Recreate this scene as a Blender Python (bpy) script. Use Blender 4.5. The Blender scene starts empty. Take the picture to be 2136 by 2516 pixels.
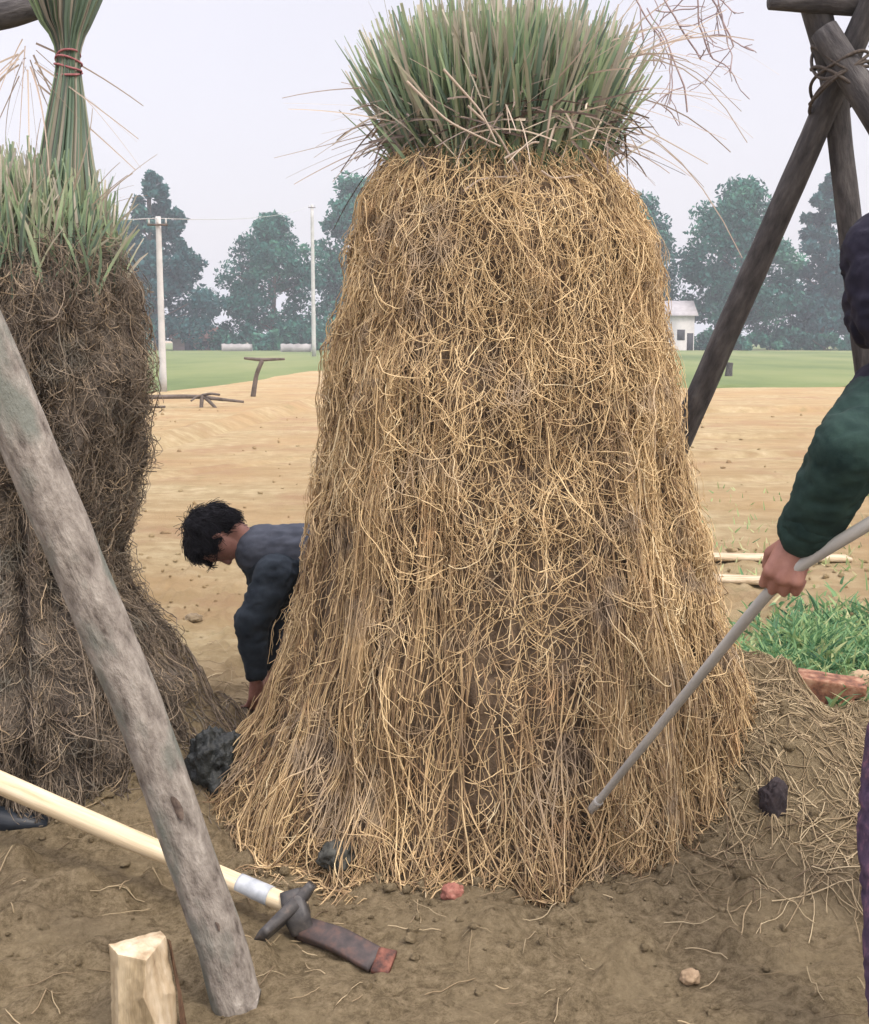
import bpy, bmesh, math, random
import numpy as np
from mathutils import Vector, Matrix
R = math.radians
rng = np.random.default_rng(7)
random.seed(7)
scene = bpy.context.scene
COL = scene.collection

# ---------------------------------------------------------------- camera
CAM_H = 1.6
PITCH = R(8.0)
FPX = 3037.0                     # focal length in photograph pixels (photograph 2136 x 2516)
cam_d = bpy.data.cameras.new("camera")
cam = bpy.data.objects.new("camera", cam_d)
COL.objects.link(cam)
cam.location = (0, 0, CAM_H)
cam.rotation_euler = (math.pi / 2 - PITCH, 0, 0)
cam_d.sensor_fit = 'VERTICAL'
cam_d.sensor_height = 24.0
cam_d.lens = 24.0 * FPX / 2516.0
cam_d.clip_start = 0.05
cam_d.clip_end = 3000.0
scene.camera = cam

# ---------------------------------------------------------------- sky, sun, exposure
SUN_EL, SUN_AZ = R(50), R(138)    # veiled sun, from the right and a little in front
world = bpy.data.worlds.new("World")
scene.world = world
world.use_nodes = True
wt = world.node_tree
wt.nodes.clear()
w_out = wt.nodes.new('ShaderNodeOutputWorld')
w_add = wt.nodes.new('ShaderNodeAddShader')
w_sky = wt.nodes.new('ShaderNodeTexSky')
w_sky.sky_type = 'NISHITA'
w_sky.sun_disc = False
w_sky.sun_elevation = SUN_EL
w_sky.sun_rotation = SUN_AZ
w_sky.dust_density = 6.0
w_bg1 = wt.nodes.new('ShaderNodeBackground')
w_bg1.inputs['Strength'].default_value = 0.05
w_bg2 = wt.nodes.new('ShaderNodeBackground')       # overcast cloud deck, brighter towards the zenith
w_tc = wt.nodes.new('ShaderNodeTexCoord')
w_sep = wt.nodes.new('ShaderNodeSeparateXYZ')
w_ramp = wt.nodes.new('ShaderNodeMapRange')
w_ramp.inputs['From Min'].default_value = 0.36
w_ramp.inputs['From Max'].default_value = 1.0
w_ramp.inputs['To Min'].default_value = 0.60
w_ramp.inputs['To Max'].default_value = 2.3
w_bg2.inputs['Color'].default_value = (1.0, 0.935, 0.985, 1)
L = wt.links.new
L(w_tc.outputs['Generated'], w_sep.inputs[0])
L(w_sep.outputs['Z'], w_ramp.inputs['Value'])
w_n = wt.nodes.new('ShaderNodeTexNoise'); w_n.inputs['Scale'].default_value = 2.6; w_n.inputs['Detail'].default_value = 4
w_m = wt.nodes.new('ShaderNodeMapRange'); w_m.inputs['To Min'].default_value = .93; w_m.inputs['To Max'].default_value = 1.07
w_x = wt.nodes.new('ShaderNodeMath'); w_x.operation = 'MULTIPLY'
L(w_tc.outputs['Generated'], w_n.inputs['Vector']); L(w_n.outputs[0], w_m.inputs['Value'])
L(w_m.outputs[0], w_x.inputs[0]); L(w_ramp.outputs[0], w_x.inputs[1])
L(w_x.outputs[0], w_bg2.inputs['Strength'])
L(w_sky.outputs[0], w_bg1.inputs['Color'])
L(w_bg1.outputs[0], w_add.inputs[0])
L(w_bg2.outputs[0], w_add.inputs[1])
L(w_add.outputs[0], w_out.inputs['Surface'])

sun_d = bpy.data.lights.new("sun", 'SUN')
sun_d.energy = 1.5
sun_d.angle = R(14)
sun_d.color = (1.0, 0.93, 0.82)
sun = bpy.data.objects.new("sun", sun_d)
COL.objects.link(sun)
sdir = Vector((math.sin(SUN_AZ) * math.cos(SUN_EL), math.cos(SUN_AZ) * math.cos(SUN_EL), math.sin(SUN_EL)))
sun.rotation_euler = sdir.to_track_quat('Z', 'Y').to_euler()
sun.location = (0, 0, 30)

scene.view_settings.view_transform = 'Standard'
scene.view_settings.look = 'None'
scene.view_settings.gamma = 1.0
scene.view_settings.exposure = 0.4
scene.render.engine = 'CYCLES'
scene.cycles.use_denoising = True
scene.cycles.max_bounces = 6
scene.cycles.volume_step_rate = 4.0

# ---------------------------------------------------------------- helpers
CP, SP = math.cos(PITCH), math.sin(PITCH)

def at(px, py, Y):
    """point of the place seen at photograph pixel (px, py) and standing Y metres ahead"""
    u = (px - 1068.0) / FPX
    v = (1258.0 - py) / FPX
    dy = CP + v * SP
    dz = -SP + v * CP
    t = Y / dy
    return Vector((u * t, Y, CAM_H + dz * t))

def on_ground(px, py, z=0.0):
    u = (px - 1068.0) / FPX
    v = (1258.0 - py) / FPX
    dy = CP + v * SP
    dz = -SP + v * CP
    t = (z - CAM_H) / dz
    return Vector((u * t, dy * t, z))

def smooth01(t):
    t = np.clip(t, 0, 1)
    return t * t * (3 - 2 * t)

_tab = np.random.default_rng(3).random((64, 64, 64)).astype(np.float32)

def vnoise(x, y, z=0.0):
    """value noise in 0..1, vectorised"""
    x = np.asarray(x, float); y = np.asarray(y, float); z = np.asarray(z, float) + 0 * x
    xi = np.floor(x).astype(int); yi = np.floor(y).astype(int); zi = np.floor(z).astype(int)
    fx = smooth01(x - xi); fy = smooth01(y - yi); fz = smooth01(z - zi)
    def g(a, b, c):
        return _tab[(xi + a) & 63, (yi + b) & 63, (zi + c) & 63]
    c00 = g(0, 0, 0) * (1 - fx) + g(1, 0, 0) * fx
    c10 = g(0, 1, 0) * (1 - fx) + g(1, 1, 0) * fx
    c01 = g(0, 0, 1) * (1 - fx) + g(1, 0, 1) * fx
    c11 = g(0, 1, 1) * (1 - fx) + g(1, 1, 1) * fx
    return (c00 * (1 - fy) + c10 * fy) * (1 - fz) + (c01 * (1 - fy) + c11 * fy) * fz

def fbm(x, y, z=0.0, o=4):
    s = 0; a = 0.5; f = 1.0; t = 0
    for i in range(o):
        s = s + a * vnoise(np.asarray(x) * f + 17 * i, np.asarray(y) * f + 31 * i, np.asarray(z) * f + 7 * i)
        t += a; a *= 0.5; f *= 2.03
    return s / t

def height(x, y):
    """the ground, z in metres"""
    x = np.asarray(x, float); y = np.asarray(y, float)
    near = smooth01((13 - y) / 6.0) * smooth01((7 - np.abs(x)) / 3.0)
    h = near * (0.075 * (fbm(x * 1.1, y * 1.1, 3.3, 3) - 0.5) + 0.05 * (fbm(x * 5, y * 5, 1.3, 3) - 0.5)
                + 0.042 * (fbm(x * 17, y * 17, 5.1, 2) - 0.5))
    dm_ = np.hypot(x - .21, (y - 4.1) * 1.06)
    h = h + (.095 * smooth01((x + .35) / .5)) * np.exp(-((dm_ - .90) / .20) ** 2) * np.clip(fbm(x * 3.2 + 2, y * 3.2, 6.6, 3) * 2.4 - .55, 0, 1.4)   # soil thrown up round the foot
    h = h + near * .016 * (fbm(x * 42, y * 42, 2.7, 2) - .5)
    cl = np.clip(fbm(x * 9 + 5, y * 9, 9.9, 2) - 0.56, 0, 1) * 0.16          # clods
    h = h + near * cl
    h = h + 0.41 * np.exp(-((x - 0.98) / 0.44) ** 2 - ((y - 4.25) / 0.60) ** 2) * (1 + .35 * (fbm(x * 6, y * 6, 4.4, 3) - .5))   # spoil at the right
    h = h + 0.10 * np.exp(-((x + 1.35) / 0.7) ** 2 - ((y - 4.1) / 0.7) ** 2)      # and under the left clump
    h = h + 0.20 * np.exp(-((x - 1.42) / 0.42) ** 2 - ((y - 3.75) / 0.5) ** 2)
    h = h + 0.44 * np.exp(-((x + 1.06) / 0.28) ** 2 - ((y - 4.42) / 0.42) ** 2) * (1 + .4 * (fbm(x * 6, y * 6, 8.4, 3) - .5))
    h = h + 0.05 * np.exp(-((x - 1.0) / 0.5) ** 2 - ((y - 2.7) / 0.5) ** 2)
    h = h + smooth01((y - 9) / 6) * 0.06 * (fbm(x * 0.35, y * 0.35, 2.0, 3) - 0.5)
    return h

def hz(x, y):
    return float(height(np.array([x]), np.array([y]))[0])

def tag(o, label=None, cat=None, group=None, kind=None):
    if label: o["label"] = label
    if cat: o["category"] = cat
    if group: o["group"] = group
    if kind: o["kind"] = kind
    return o

def thing(name, loc, label, cat, group=None):
    o = bpy.data.objects.new(name, None)
    COL.objects.link(o)
    o.location = loc
    o.empty_display_size = 0.1
    return tag(o, label, cat, group)

def wloc(o):
    p = np.zeros(3)
    while o is not None:
        p += np.array(o.location); o = o.parent
    return p

def np_mesh(name, V, F, mat, parent=None, smooth=True, tint=None, vec=None):
    """F: (n,k) int array or list of such arrays; coordinates are world, made local to the parent"""
    V = np.asarray(V, np.float64)
    if parent is not None:
        V = V - wloc(parent)
    Fs = F if isinstance(F, list) else [F]
    me = bpy.data.meshes.new(name)
    nl = sum(f.size for f in Fs); npoly = sum(len(f) for f in Fs)
    me.vertices.add(len(V)); me.loops.add(nl); me.polygons.add(npoly)
    me.vertices.foreach_set('co', V.astype(np.float32).ravel())
    me.loops.foreach_set('vertex_index', np.concatenate([f.ravel() for f in Fs]).astype(np.int32))
    starts = []; p = 0
    for f in Fs:
        starts.append(p + np.arange(len(f)) * f.shape[1]); p += f.size
    me.polygons.foreach_set('loop_start', np.concatenate(starts).astype(np.int32))
    me.update(calc_edges=True)
    me.validate()
    if smooth:
        me.polygons.foreach_set('use_smooth', np.ones(len(me.polygons), bool))
    if tint is not None:
        a = me.attributes.new('tint', 'FLOAT', 'POINT')
        a.data.foreach_set('value', np.asarray(tint, np.float32))
    if vec is not None:
        a = me.attributes.new('grain', 'FLOAT_VECTOR', 'POINT')
        a.data.foreach_set('vector', np.asarray(vec, np.float32).ravel())
    for m in (mat if isinstance(mat, list) else [mat]):
        me.materials.append(m)
    o = bpy.data.objects.new(name, me)
    COL.objects.link(o)
    if parent is not None:
        o.parent = parent
    return o

def norm(a):
    return a / np.maximum(np.linalg.norm(a, axis=-1, keepdims=True), 1e-9)

def tubes(P, rad, k=3, tint=None):
    """P (N,S,3) polylines, rad (N,) or (N,S) -> verts, quads, tint per vertex"""
    P = np.asarray(P, float)
    N, S, _ = P.shape
    rad = np.asarray(rad, float)
    if rad.ndim == 1: rad = np.repeat(rad[:, None], S, 1)
    T = norm(np.gradient(P, axis=1))
    ref = norm(rng.normal(size=(N, 1, 3)))
    n1 = norm(np.cross(T, ref)); n2 = np.cross(T, n1)
    a = np.arange(k) * 2 * np.pi / k
    V = P[:, :, None] + rad[:, :, None, None] * (np.cos(a)[None, None, :, None] * n1[:, :, None] + np.sin(a)[None, None, :, None] * n2[:, :, None])
    idx = np.arange(N * S * k).reshape(N, S, k)
    A = idx[:, :-1]; B = idx[:, 1:]
    Q = np.stack([A, np.roll(A, -1, 2), np.roll(B, -1, 2), B], -1).reshape(-1, 4)
    tv = None
    if tint is not None:
        tint = np.asarray(tint, float)
        if tint.ndim == 1: tint = np.repeat(tint[:, None], S, 1)
        tv = np.repeat(tint[:, :, None], k, 2).ravel()
    return V.reshape(-1, 3), Q, tv

def ribbons(P, W, side, tint=None, fold=0.25):
    """folded leaf blades: P (N,S,3), W (N,S) half widths, side (N,3)"""
    N, S, _ = P.shape
    T = norm(np.gradient(P, axis=1))
    sd = side[:, None, :] - np.sum(side[:, None, :] * T, -1, keepdims=True) * T
    sd = norm(sd); nn = np.cross(T, sd)
    Lf = P + sd * W[..., None] + nn * W[..., None] * fold
    Rt = P - sd * W[..., None] + nn * W[..., None] * fold
    V = np.stack([Lf, P, Rt], 2)
    idx = np.arange(N * S * 3).reshape(N, S, 3)
    A = idx[:, :-1]; B = idx[:, 1:]
    Q = np.concatenate([np.stack([A[:, :, j], A[:, :, j + 1], B[:, :, j + 1], B[:, :, j]], -1).reshape(-1, 4) for j in (0, 1)])
    tv = None
    if tint is not None:
        tint = np.asarray(tint, float)
        if tint.ndim == 1: tint = np.repeat(tint[:, None], S, 1)
        tv = np.repeat(tint[:, :, None], 3, 2).ravel()
    return V.reshape(-1, 3), Q, tv

def join(parts):
    Vs = []; Qs = []; Ts = []; n = 0
    for V, Q, t in parts:
        Vs.append(V); Qs.append(Q + n); Ts.append(t if t is not None else np.full(len(V), .5)); n += len(V)
    return np.concatenate(Vs), np.concatenate(Qs), np.concatenate(Ts)

# ---------------------------------------------------------------- materials
def mat(name, rough=0.9, spec=0.2):
    m = bpy.data.materials.new(name)
    m.use_nodes = True
    b = m.node_tree.nodes['Principled BSDF']
    b.inputs['Roughness'].default_value = rough
    b.inputs['Specular IOR Level'].default_value = spec
    return m, m.node_tree, b

def ramp(nt, stops, src):
    r = nt.nodes.new('ShaderNodeValToRGB')
    e = r.color_ramp.elements
    while len(e) < len(stops): e.new(0.5)
    for el, (p, c) in zip(e, stops):
        el.position = p; el.color = (c[0], c[1], c[2], 1)
    nt.links.new(src, r.inputs[0])
    return r.outputs[0]

def noise(nt, scale, detail=4, vec=None, rough=0.6):
    n = nt.nodes.new('ShaderNodeTexNoise')
    n.inputs['Scale'].default_value = scale
    n.inputs['Detail'].default_value = detail
    n.inputs['Roughness'].default_value = rough
    if vec is None:
        tc = nt.nodes.new('ShaderNodeNewGeometry')
        vec = tc.outputs['Position']
    nt.links.new(vec, n.inputs['Vector'])
    return n.outputs[0]

def objvec(nt):
    return nt.nodes.new('ShaderNodeTexCoord').outputs['Object']

def bump(nt, b, src, strength=0.4, dist=0.01):
    bp = nt.nodes.new('ShaderNodeBump')
    bp.inputs['Strength'].default_value = strength
    bp.inputs['Distance'].default_value = dist
    nt.links.new(src, bp.inputs['Height'])
    nt.links.new(bp.outputs[0], b.inputs['Normal'])

def mixcol(nt, fac, a, bcol, mode='MIX'):
    m = nt.nodes.new('ShaderNodeMix')
    m.data_type = 'RGBA'; m.blend_type = mode
    if isinstance(fac, float): m.inputs[0].default_value = fac
    else: nt.links.new(fac, m.inputs[0])
    for s, i in ((a, 6), (bcol, 7)):
        if isinstance(s, tuple): m.inputs[i].default_value = (*s, 1)
        else: nt.links.new(s, m.inputs[i])
    return m.outputs[2]

def tint_mat(name, stops, rough=0.85, spec=0.15, var=0.0, vscale=3.0, trans=0.0, dust=None):
    m, nt, b = mat(name, rough, spec)
    a = nt.nodes.new('ShaderNodeAttribute'); a.attribute_name = 'tint'
    src = a.outputs['Fac']
    if var:
        n = noise(nt, vscale, 3)
        ma = nt.nodes.new('ShaderNodeMath'); ma.operation = 'MULTIPLY_ADD'
        nt.links.new(n, ma.inputs[0]); ma.inputs[1].default_value = var; ma.inputs[2].default_value = -var / 2
        ad = nt.nodes.new('ShaderNodeMath'); ad.operation = 'ADD'
        nt.links.new(src, ad.inputs[0]); nt.links.new(ma.outputs[0], ad.inputs[1])
        src = ad.outputs[0]
    c = ramp(nt, stops, src)
    if dust:
        for col, sc, lo in dust:
            c = mixcol(nt, ramp(nt, [(lo, (0, 0, 0)), (lo + .14, (.75, .75, .75))], noise(nt, sc, 4, None, .65)), c, col)
    nt.links.new(c, b.inputs['Base Color'])
    if trans:
        tr = nt.nodes.new('ShaderNodeBsdfTranslucent')
        mx = nt.nodes.new('ShaderNodeMixShader'); mx.inputs[0].default_value = trans
        nt.links.new(c, tr.inputs[0])
        nt.links.new(b.outputs[0], mx.inputs[1]); nt.links.new(tr.outputs[0], mx.inputs[2])
        nt.links.new(mx.outputs[0], nt.nodes['Material Output'].inputs['Surface'])
    return m

def noise_mat(name, stops, scale=20, rough=0.85, spec=0.2, bstr=0.4, bdist=0.004, detail=5, local=True):
    m, nt, b = mat(name, rough, spec)
    v = objvec(nt) if local else None
    n = noise(nt, scale, detail, v)
    nt.links.new(ramp(nt, stops, n), b.inputs['Base Color'])
    bump(nt, b, n, bstr, bdist)
    return m

def grain_mat(name, stops, scale=30, rough=0.8, bstr=0.6, bdist=0.006, spots=None, spec=.2):
    """wood or bark: noise on the stretched 'grain' vector"""
    m, nt, b = mat(name, rough, spec)
    a = nt.nodes.new('ShaderNodeAttribute'); a.attribute_name = 'grain'
    n = noise(nt, scale, 6, a.outputs['Vector'], 0.65)
    c = ramp(nt, stops, n)
    if spots:
        n2 = noise(nt, scale * 0.22, 3, a.outputs['Vector'])
        f = ramp(nt, [(spots[1], (0, 0, 0)), (spots[1] + .12, (1, 1, 1))], n2)
        c = mixcol(nt, f, c, spots[0])
    nt.links.new(c, b.inputs['Base Color'])
    bump(nt, b, n, bstr, bdist)
    return m

M = {}
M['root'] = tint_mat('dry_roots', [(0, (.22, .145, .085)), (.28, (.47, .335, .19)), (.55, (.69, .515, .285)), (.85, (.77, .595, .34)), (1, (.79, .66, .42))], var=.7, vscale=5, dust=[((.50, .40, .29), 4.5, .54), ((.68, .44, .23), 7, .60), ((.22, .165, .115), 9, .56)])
M['root_soiled'] = tint_mat('soil_caked_roots', [(0, (.075, .060, .047)), (.45, (.19, .155, .118)), (.8, (.30, .24, .175)), (1, (.44, .34, .22))], var=.7, vscale=6, dust=[((.20, .20, .17), 5, .55), ((.13, .10, .085), 9, .56)])
M['soil_core'] = noise_mat('root_soil', [(.3, (.075, .054, .037)), (.7, (.22, .16, .105))], 28, bdist=.02, bstr=.8)
M['soil_core_dark'] = noise_mat('dark_root_soil', [(.3, (.055, .046, .038)), (.7, (.18, .15, .12))], 22, bdist=.02, bstr=.8)
M['leaf'] = tint_mat('grass_blades', [(0, (.11, .13, .12)), (.3, (.20, .29, .21)), (.55, (.33, .44, .25)), (.72, (.40, .39, .28)), (.86, (.45, .41, .34)), (1, (.64, .59, .48))], rough=.6, spec=.3, trans=.25)
M['dry_leaf'] = tint_mat('dry_blades', [(0, (.40, .31, .25)), (1, (.62, .52, .42))], rough=.7, trans=.3)
M['litter'] = tint_mat('straw_litter', [(0, (.17, .125, .08)), (.5, (.36, .28, .17)), (1, (.55, .45, .29))])
M['foliage'] = tint_mat('tree_foliage', [(0, (.010, .065, .055)), (.5, (.028, .135, .105)), (1, (.085, .245, .155))], rough=.7, trans=.15)
M['foliage_pine'] = tint_mat('conifer_foliage', [(0, (.010, .055, .062)), (.6, (.026, .108, .108)), (1, (.075, .19, .145))], rough=.7, trans=.1)
M['knot'] = noise_mat('dark_knot', [(.3, (.06, .045, .038)), (.7, (.17, .13, .105))], 70)
M['twig'] = noise_mat('pale_twig', [(.3, (.30, .22, .22)), (.7, (.44, .35, .34))], 20)
M['trunk'] = noise_mat('trunk_bark', [(.3, (.07, .055, .045)), (.7, (.17, .14, .12))], 6)
M['bark'] = grain_mat('pole_bark', [(.30, (.085, .07, .06)), (.44, (.21, .185, .160)), (.6, (.315, .285, .248)), (.74, (.43, .395, .35))], 34, bstr=1, bdist=.016, spots=((.17, .18, .155), .50))
M['dark_bark'] = grain_mat('dark_pole_bark', [(.3, (.034, .032, .034)), (.5, (.075, .070, .070)), (.68, (.125, .118, .115)), (.8, (.18, .17, .16))], 30, bstr=1, bdist=.012)
M['pale_wood'] = grain_mat('pale_stripped_wood', [(.28, (.42, .32, .19)), (.42, (.62, .50, .32)), (.6, (.74, .63, .44)), (.8, (.80, .71, .54))], 40, bstr=.4, rough=.6)
M['cut_wood'] = grain_mat('chopped_wood', [(.3, (.24, .17, .10)), (.45, (.42, .33, .215)), (.6, (.55, .46, .33)), (.75, (.64, .56, .43))], 34, bstr=.9, bdist=.01)
M['weathered'] = grain_mat('weathered_wood', [(.3, (.20, .15, .085)), (.5, (.38, .30, .185)), (.7, (.50, .41, .27))], 34, bstr=.9, bdist=.01)
M['wood_bark'] = noise_mat('block_bark', [(.3, (.06, .035, .022)), (.7, (.19, .11, .065))], 40)
M['ferrule'] = noise_mat('zinc_ferrule', [(.3, (.30, .33, .36)), (.7, (.50, .53, .56))], 30, rough=.45, spec=.5, bstr=.1)
M['iron'] = noise_mat('forged_iron', [(.3, (.022, .022, .024)), (.6, (.06, .055, .052)), (.8, (.13, .10, .08))], 40, rough=.5, spec=.5)
M['blade'] = noise_mat('rust_brown_blade', [(.3, (.032, .027, .028)), (.5, (.062, .048, .046)), (.62, (.105, .065, .054)), (.75, (.075, .058, .054))], 22, rough=.6, spec=.4)
M['rust_red'] = noise_mat('red_rust_edge', [(.35, (.07, .042, .038)), (.5, (.19, .080, .058)), (.65, (.29, .13, .095))], 28, rough=.8)
M['steel'] = grain_mat('worn_grey_pipe', [(.3, (.30, .29, .27)), (.6, (.42, .41, .38)), (.8, (.55, .53, .49))], 20, bstr=.15, rough=.5, spec=.4)
M['brick'] = noise_mat('fired_brick', [(.35, (.11, .055, .040)), (.5, (.24, .115, .072)), (.65, (.36, .22, .145))], 22)
M['red_clay'] = noise_mat('red_clay', [(.3, (.17, .07, .055)), (.5, (.30, .125, .095)), (.7, (.40, .20, .15))], 60)
M['stone_tan'] = noise_mat('tan_stone', [(.3, (.28, .20, .125)), (.7, (.42, .31, .20))], 45)
M['stone_grey'] = noise_mat('grey_green_stone', [(.3, (.040, .042, .037)), (.7, (.10, .10, .088))], 35)
M['stone_dark'] = noise_mat('brown_stone', [(.3, (.12, .09, .055)), (.7, (.24, .19, .12))], 35)
M['plastic_bag'] = noise_mat('black_plastic', [(.3, (.010, .012, .012)), (.7, (.030, .034, .033))], 18, rough=.5, spec=.35, bstr=.9, bdist=.02)
M['rubber'] = noise_mat('navy_rubber', [(.3, (.010, .014, .021)), (.7, (.022, .029, .038))], 20, rough=.45, spec=.4, bstr=.1)
M['shoe'] = noise_mat('purple_black_cloth', [(.3, (.020, .016, .019)), (.7, (.055, .044, .046))], 30)
M['skin'] = noise_mat('skin', [(.3, (.25, .115, .088)), (.7, (.37, .19, .145))], 25, rough=.55, spec=.35, bstr=.15, bdist=.001)
M['hair'] = noise_mat('black_hair', [(.35, (.006, .006, .009)), (.7, (.016, .015, .020))], 90, rough=.65, spec=.15, bstr=.8, bdist=.004)
M['navy'] = noise_mat('navy_jacket', [(.3, (.018, .026, .036)), (.7, (.040, .052, .066))], 16, rough=.9, bstr=.4, bdist=.004)
M['greyblue'] = noise_mat('grey_blue_cloth', [(.3, (.05, .058, .076)), (.7, (.085, .095, .118))], 16, rough=.9, bstr=.4, bdist=.004)
M['trouser'] = noise_mat('dark_trousers', [(.3, (.025, .026, .032)), (.7, (.055, .055, .062))], 18, rough=.9)
M['green_sleeve'] = noise_mat('dark_green_sleeve', [(.3, (.009, .024, .022)), (.7, (.024, .050, .042))], 22, rough=.9, bstr=.5, bdist=.006)
M['plum'] = noise_mat('plum_jacket', [(.3, (.008, .008, .017)), (.7, (.022, .020, .036))], 18, rough=.9)
M['purple'] = noise_mat('purple_trousers', [(.3, (.040, .028, .055)), (.55, (.085, .055, .095)), (.75, (.20, .10, .14))], 40, rough=.9)
M['white'] = noise_mat('eye_white', [(.3, (.6, .58, .55)), (.7, (.7, .68, .65))], 20, rough=.4)
M['rope'] = noise_mat('jute_rope', [(.3, (.045, .037, .032)), (.7, (.11, .09, .075))], 120, bdist=.004)
M['red_string'] = noise_mat('faded_red_string', [(.3, (.24, .075, .085)), (.7, (.42, .19, .19))], 120, bdist=.003)
M['concrete'] = noise_mat('concrete_pole', [(.3, (.42, .42, .42)), (.7, (.58, .58, .57))], 3)
M['wall'] = noise_mat('whitewash', [(.3, (.62, .60, .60)), (.7, (.74, .71, .71))], 2)
M['dull_wall'] = noise_mat('stained_wall', [(.3, (.26, .25, .25)), (.7, (.42, .40, .40))], 1.2)
M['grey_roof'] = noise_mat('grey_roof', [(.3, (.34, .32, .33)), (.7, (.46, .44, .45))], 2)
M['pinkwall'] = noise_mat('pink_plaster', [(.3, (.46, .33, .32)), (.7, (.56, .43, .41))], 2)
M['roof'] = noise_mat('clay_tile_roof', [(.3, (.26, .14, .12)), (.7, (.38, .22, .19))], 4)
M['dark_open'] = noise_mat('dark_opening', [(.3, (.03, .03, .035)), (.7, (.06, .055, .06))], 2)

# ground: darker dug soil near, paler sand further off, reddish earth by the field
m, nt, b = mat('soil', .95, .1)
pos = nt.nodes.new('ShaderNodeNewGeometry').outputs['Position']
sep = nt.nodes.new('ShaderNodeSeparateXYZ'); nt.links.new(pos, sep.inputs[0])
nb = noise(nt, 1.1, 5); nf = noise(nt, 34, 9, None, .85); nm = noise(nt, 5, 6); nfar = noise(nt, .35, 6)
near_soil = ramp(nt, [(.36, (.13, .097, .056)), (.5, (.30, .235, .14)), (.62, (.46, .365, .23))], nf)
near_soil = mixcol(nt, ramp(nt, [(.45, (0, 0, 0)), (.62, (.45, .45, .45))], nm), near_soil, (.42, .335, .205))
near_soil = mixcol(nt, ramp(nt, [(.55, (0, 0, 0)), (.68, (.45, .45, .45))], nb), near_soil, (.16, .115, .075))
dry = ramp(nt, [(.3, (.33, .25, .135)), (.5, (.43, .34, .195)), (.70, (.52, .425, .265))], nm)
dry = mixcol(nt, ramp(nt, [(.42, (0, 0, 0)), (.60, (.85, .85, .85))], nfar), dry, (.41, .285, .15))
fr = nt.nodes.new('ShaderNodeMapping'); fr.inputs['Scale'].default_value = (.7, 2.0, 1)
nt.links.new(pos, fr.inputs['Vector'])
nfur = noise(nt, .9, 7, fr.outputs[0], .7)
dry = mixcol(nt, ramp(nt, [(.46, (0, 0, 0)), (.60, (.65, .65, .65))], nfur), dry, (.33, .235, .12))
nred = noise(nt, .55, 6, None, .7)
dry = mixcol(nt, ramp(nt, [(.52, (0, 0, 0)), (.66, (.8, .8, .8))], nred), dry, (.34, .215, .125))
ngr = noise(nt, 1.7, 6, None, .7)
dry = mixcol(nt, ramp(nt, [(.60, (0, 0, 0)), (.70, (.5, .5, .5))], ngr), dry, (.20, .20, .09))
# border of darker and paler ground: runs across behind the two clumps
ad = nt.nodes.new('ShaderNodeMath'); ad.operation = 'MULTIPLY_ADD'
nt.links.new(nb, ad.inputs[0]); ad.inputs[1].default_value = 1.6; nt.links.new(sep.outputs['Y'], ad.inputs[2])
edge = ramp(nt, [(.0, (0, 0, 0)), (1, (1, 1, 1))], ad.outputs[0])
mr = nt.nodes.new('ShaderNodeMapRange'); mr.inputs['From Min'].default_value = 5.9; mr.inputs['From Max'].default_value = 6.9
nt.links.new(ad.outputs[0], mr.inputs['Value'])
c = mixcol(nt, mr.outputs[0], near_soil, dry)
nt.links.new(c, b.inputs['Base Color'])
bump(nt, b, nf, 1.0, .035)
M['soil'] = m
m, nt, b = mat('field_grass', .9, .1)
fr = nt.nodes.new('ShaderNodeMapping'); fr.inputs['Scale'].default_value = (.12, .035, 1)
nt.links.new(nt.nodes.new('ShaderNodeNewGeometry').outputs['Position'], fr.inputs['Vector'])
n = noise(nt, 1, 6, fr.outputs[0])
nt.links.new(ramp(nt, [(.3, (.085, .125, .05)), (.5, (.155, .19, .078)), (.7, (.21, .225, .105))], n), b.inputs['Base Color'])
M['field'] = m

# ---------------------------------------------------------------- ground, field, banks
def spaced(lo, hi, step, far, growth=1.18):
    core = list(np.arange(lo, hi + 1e-6, step))
    s = step; x = core[-1]; up = []
    while x < far:
        s *= growth; x += s; up.append(x)
    return core, up

xc, xu = spaced(-1.9, 1.9, 0.0125, 600)
xs = np.array([-v for v in reversed(xu)] + xc + xu)
yc, yu = spaced(2.3, 6.6, 0.0125, 700, 1.07)
ys = np.array([-20.0, -5, -1, .5, 1.2, 1.6, 1.9, 2.1] + yc + yu)
X, Y = np.meshgrid(xs, ys)
Z = height(X, Y)
idx = np.arange(X.size).reshape(X.shape)
Q = np.stack([idx[:-1, :-1], idx[:-1, 1:], idx[1:, 1:], idx[1:, :-1]], -1).reshape(-1, 4)
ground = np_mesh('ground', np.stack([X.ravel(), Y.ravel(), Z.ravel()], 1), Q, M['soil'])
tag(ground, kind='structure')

near_edge = [on_ground(*p) for p in ((-1500, 1000), (-300, 985), (370, 972), (600, 945), (770, 912), (900, 906), (1300, 930), (1690, 958), (2118, 952), (3000, 950), (4500, 950))]
ex = np.linspace(near_edge[0].x, near_edge[-1].x, 240)
ey = np.interp(ex, [p.x for p in near_edge], [p.y for p in near_edge]) + 2.5 * (fbm(ex * .35, ex * 0 + 1) - .5)
NR = 24
V = []
for j in range(NR):
    t = j / (NR - 1)
    yy = ey + (420 - ey) * t ** 2
    V.append(np.stack([ex * (1 + 2.5 * t), yy, (-.09 if j == 0 else .05) + 0 * ex + .03 * fbm(ex * .8, yy * .5)], 1))
V = np.concatenate(V); idx = np.arange(len(V)).reshape(NR, -1)
Q = np.stack([idx[:-1, :-1], idx[:-1, 1:], idx[1:, 1:], idx[1:, :-1]], -1).reshape(-1, 4)
tag(np_mesh('field', V, Q, M['field']), kind='structure')

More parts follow.
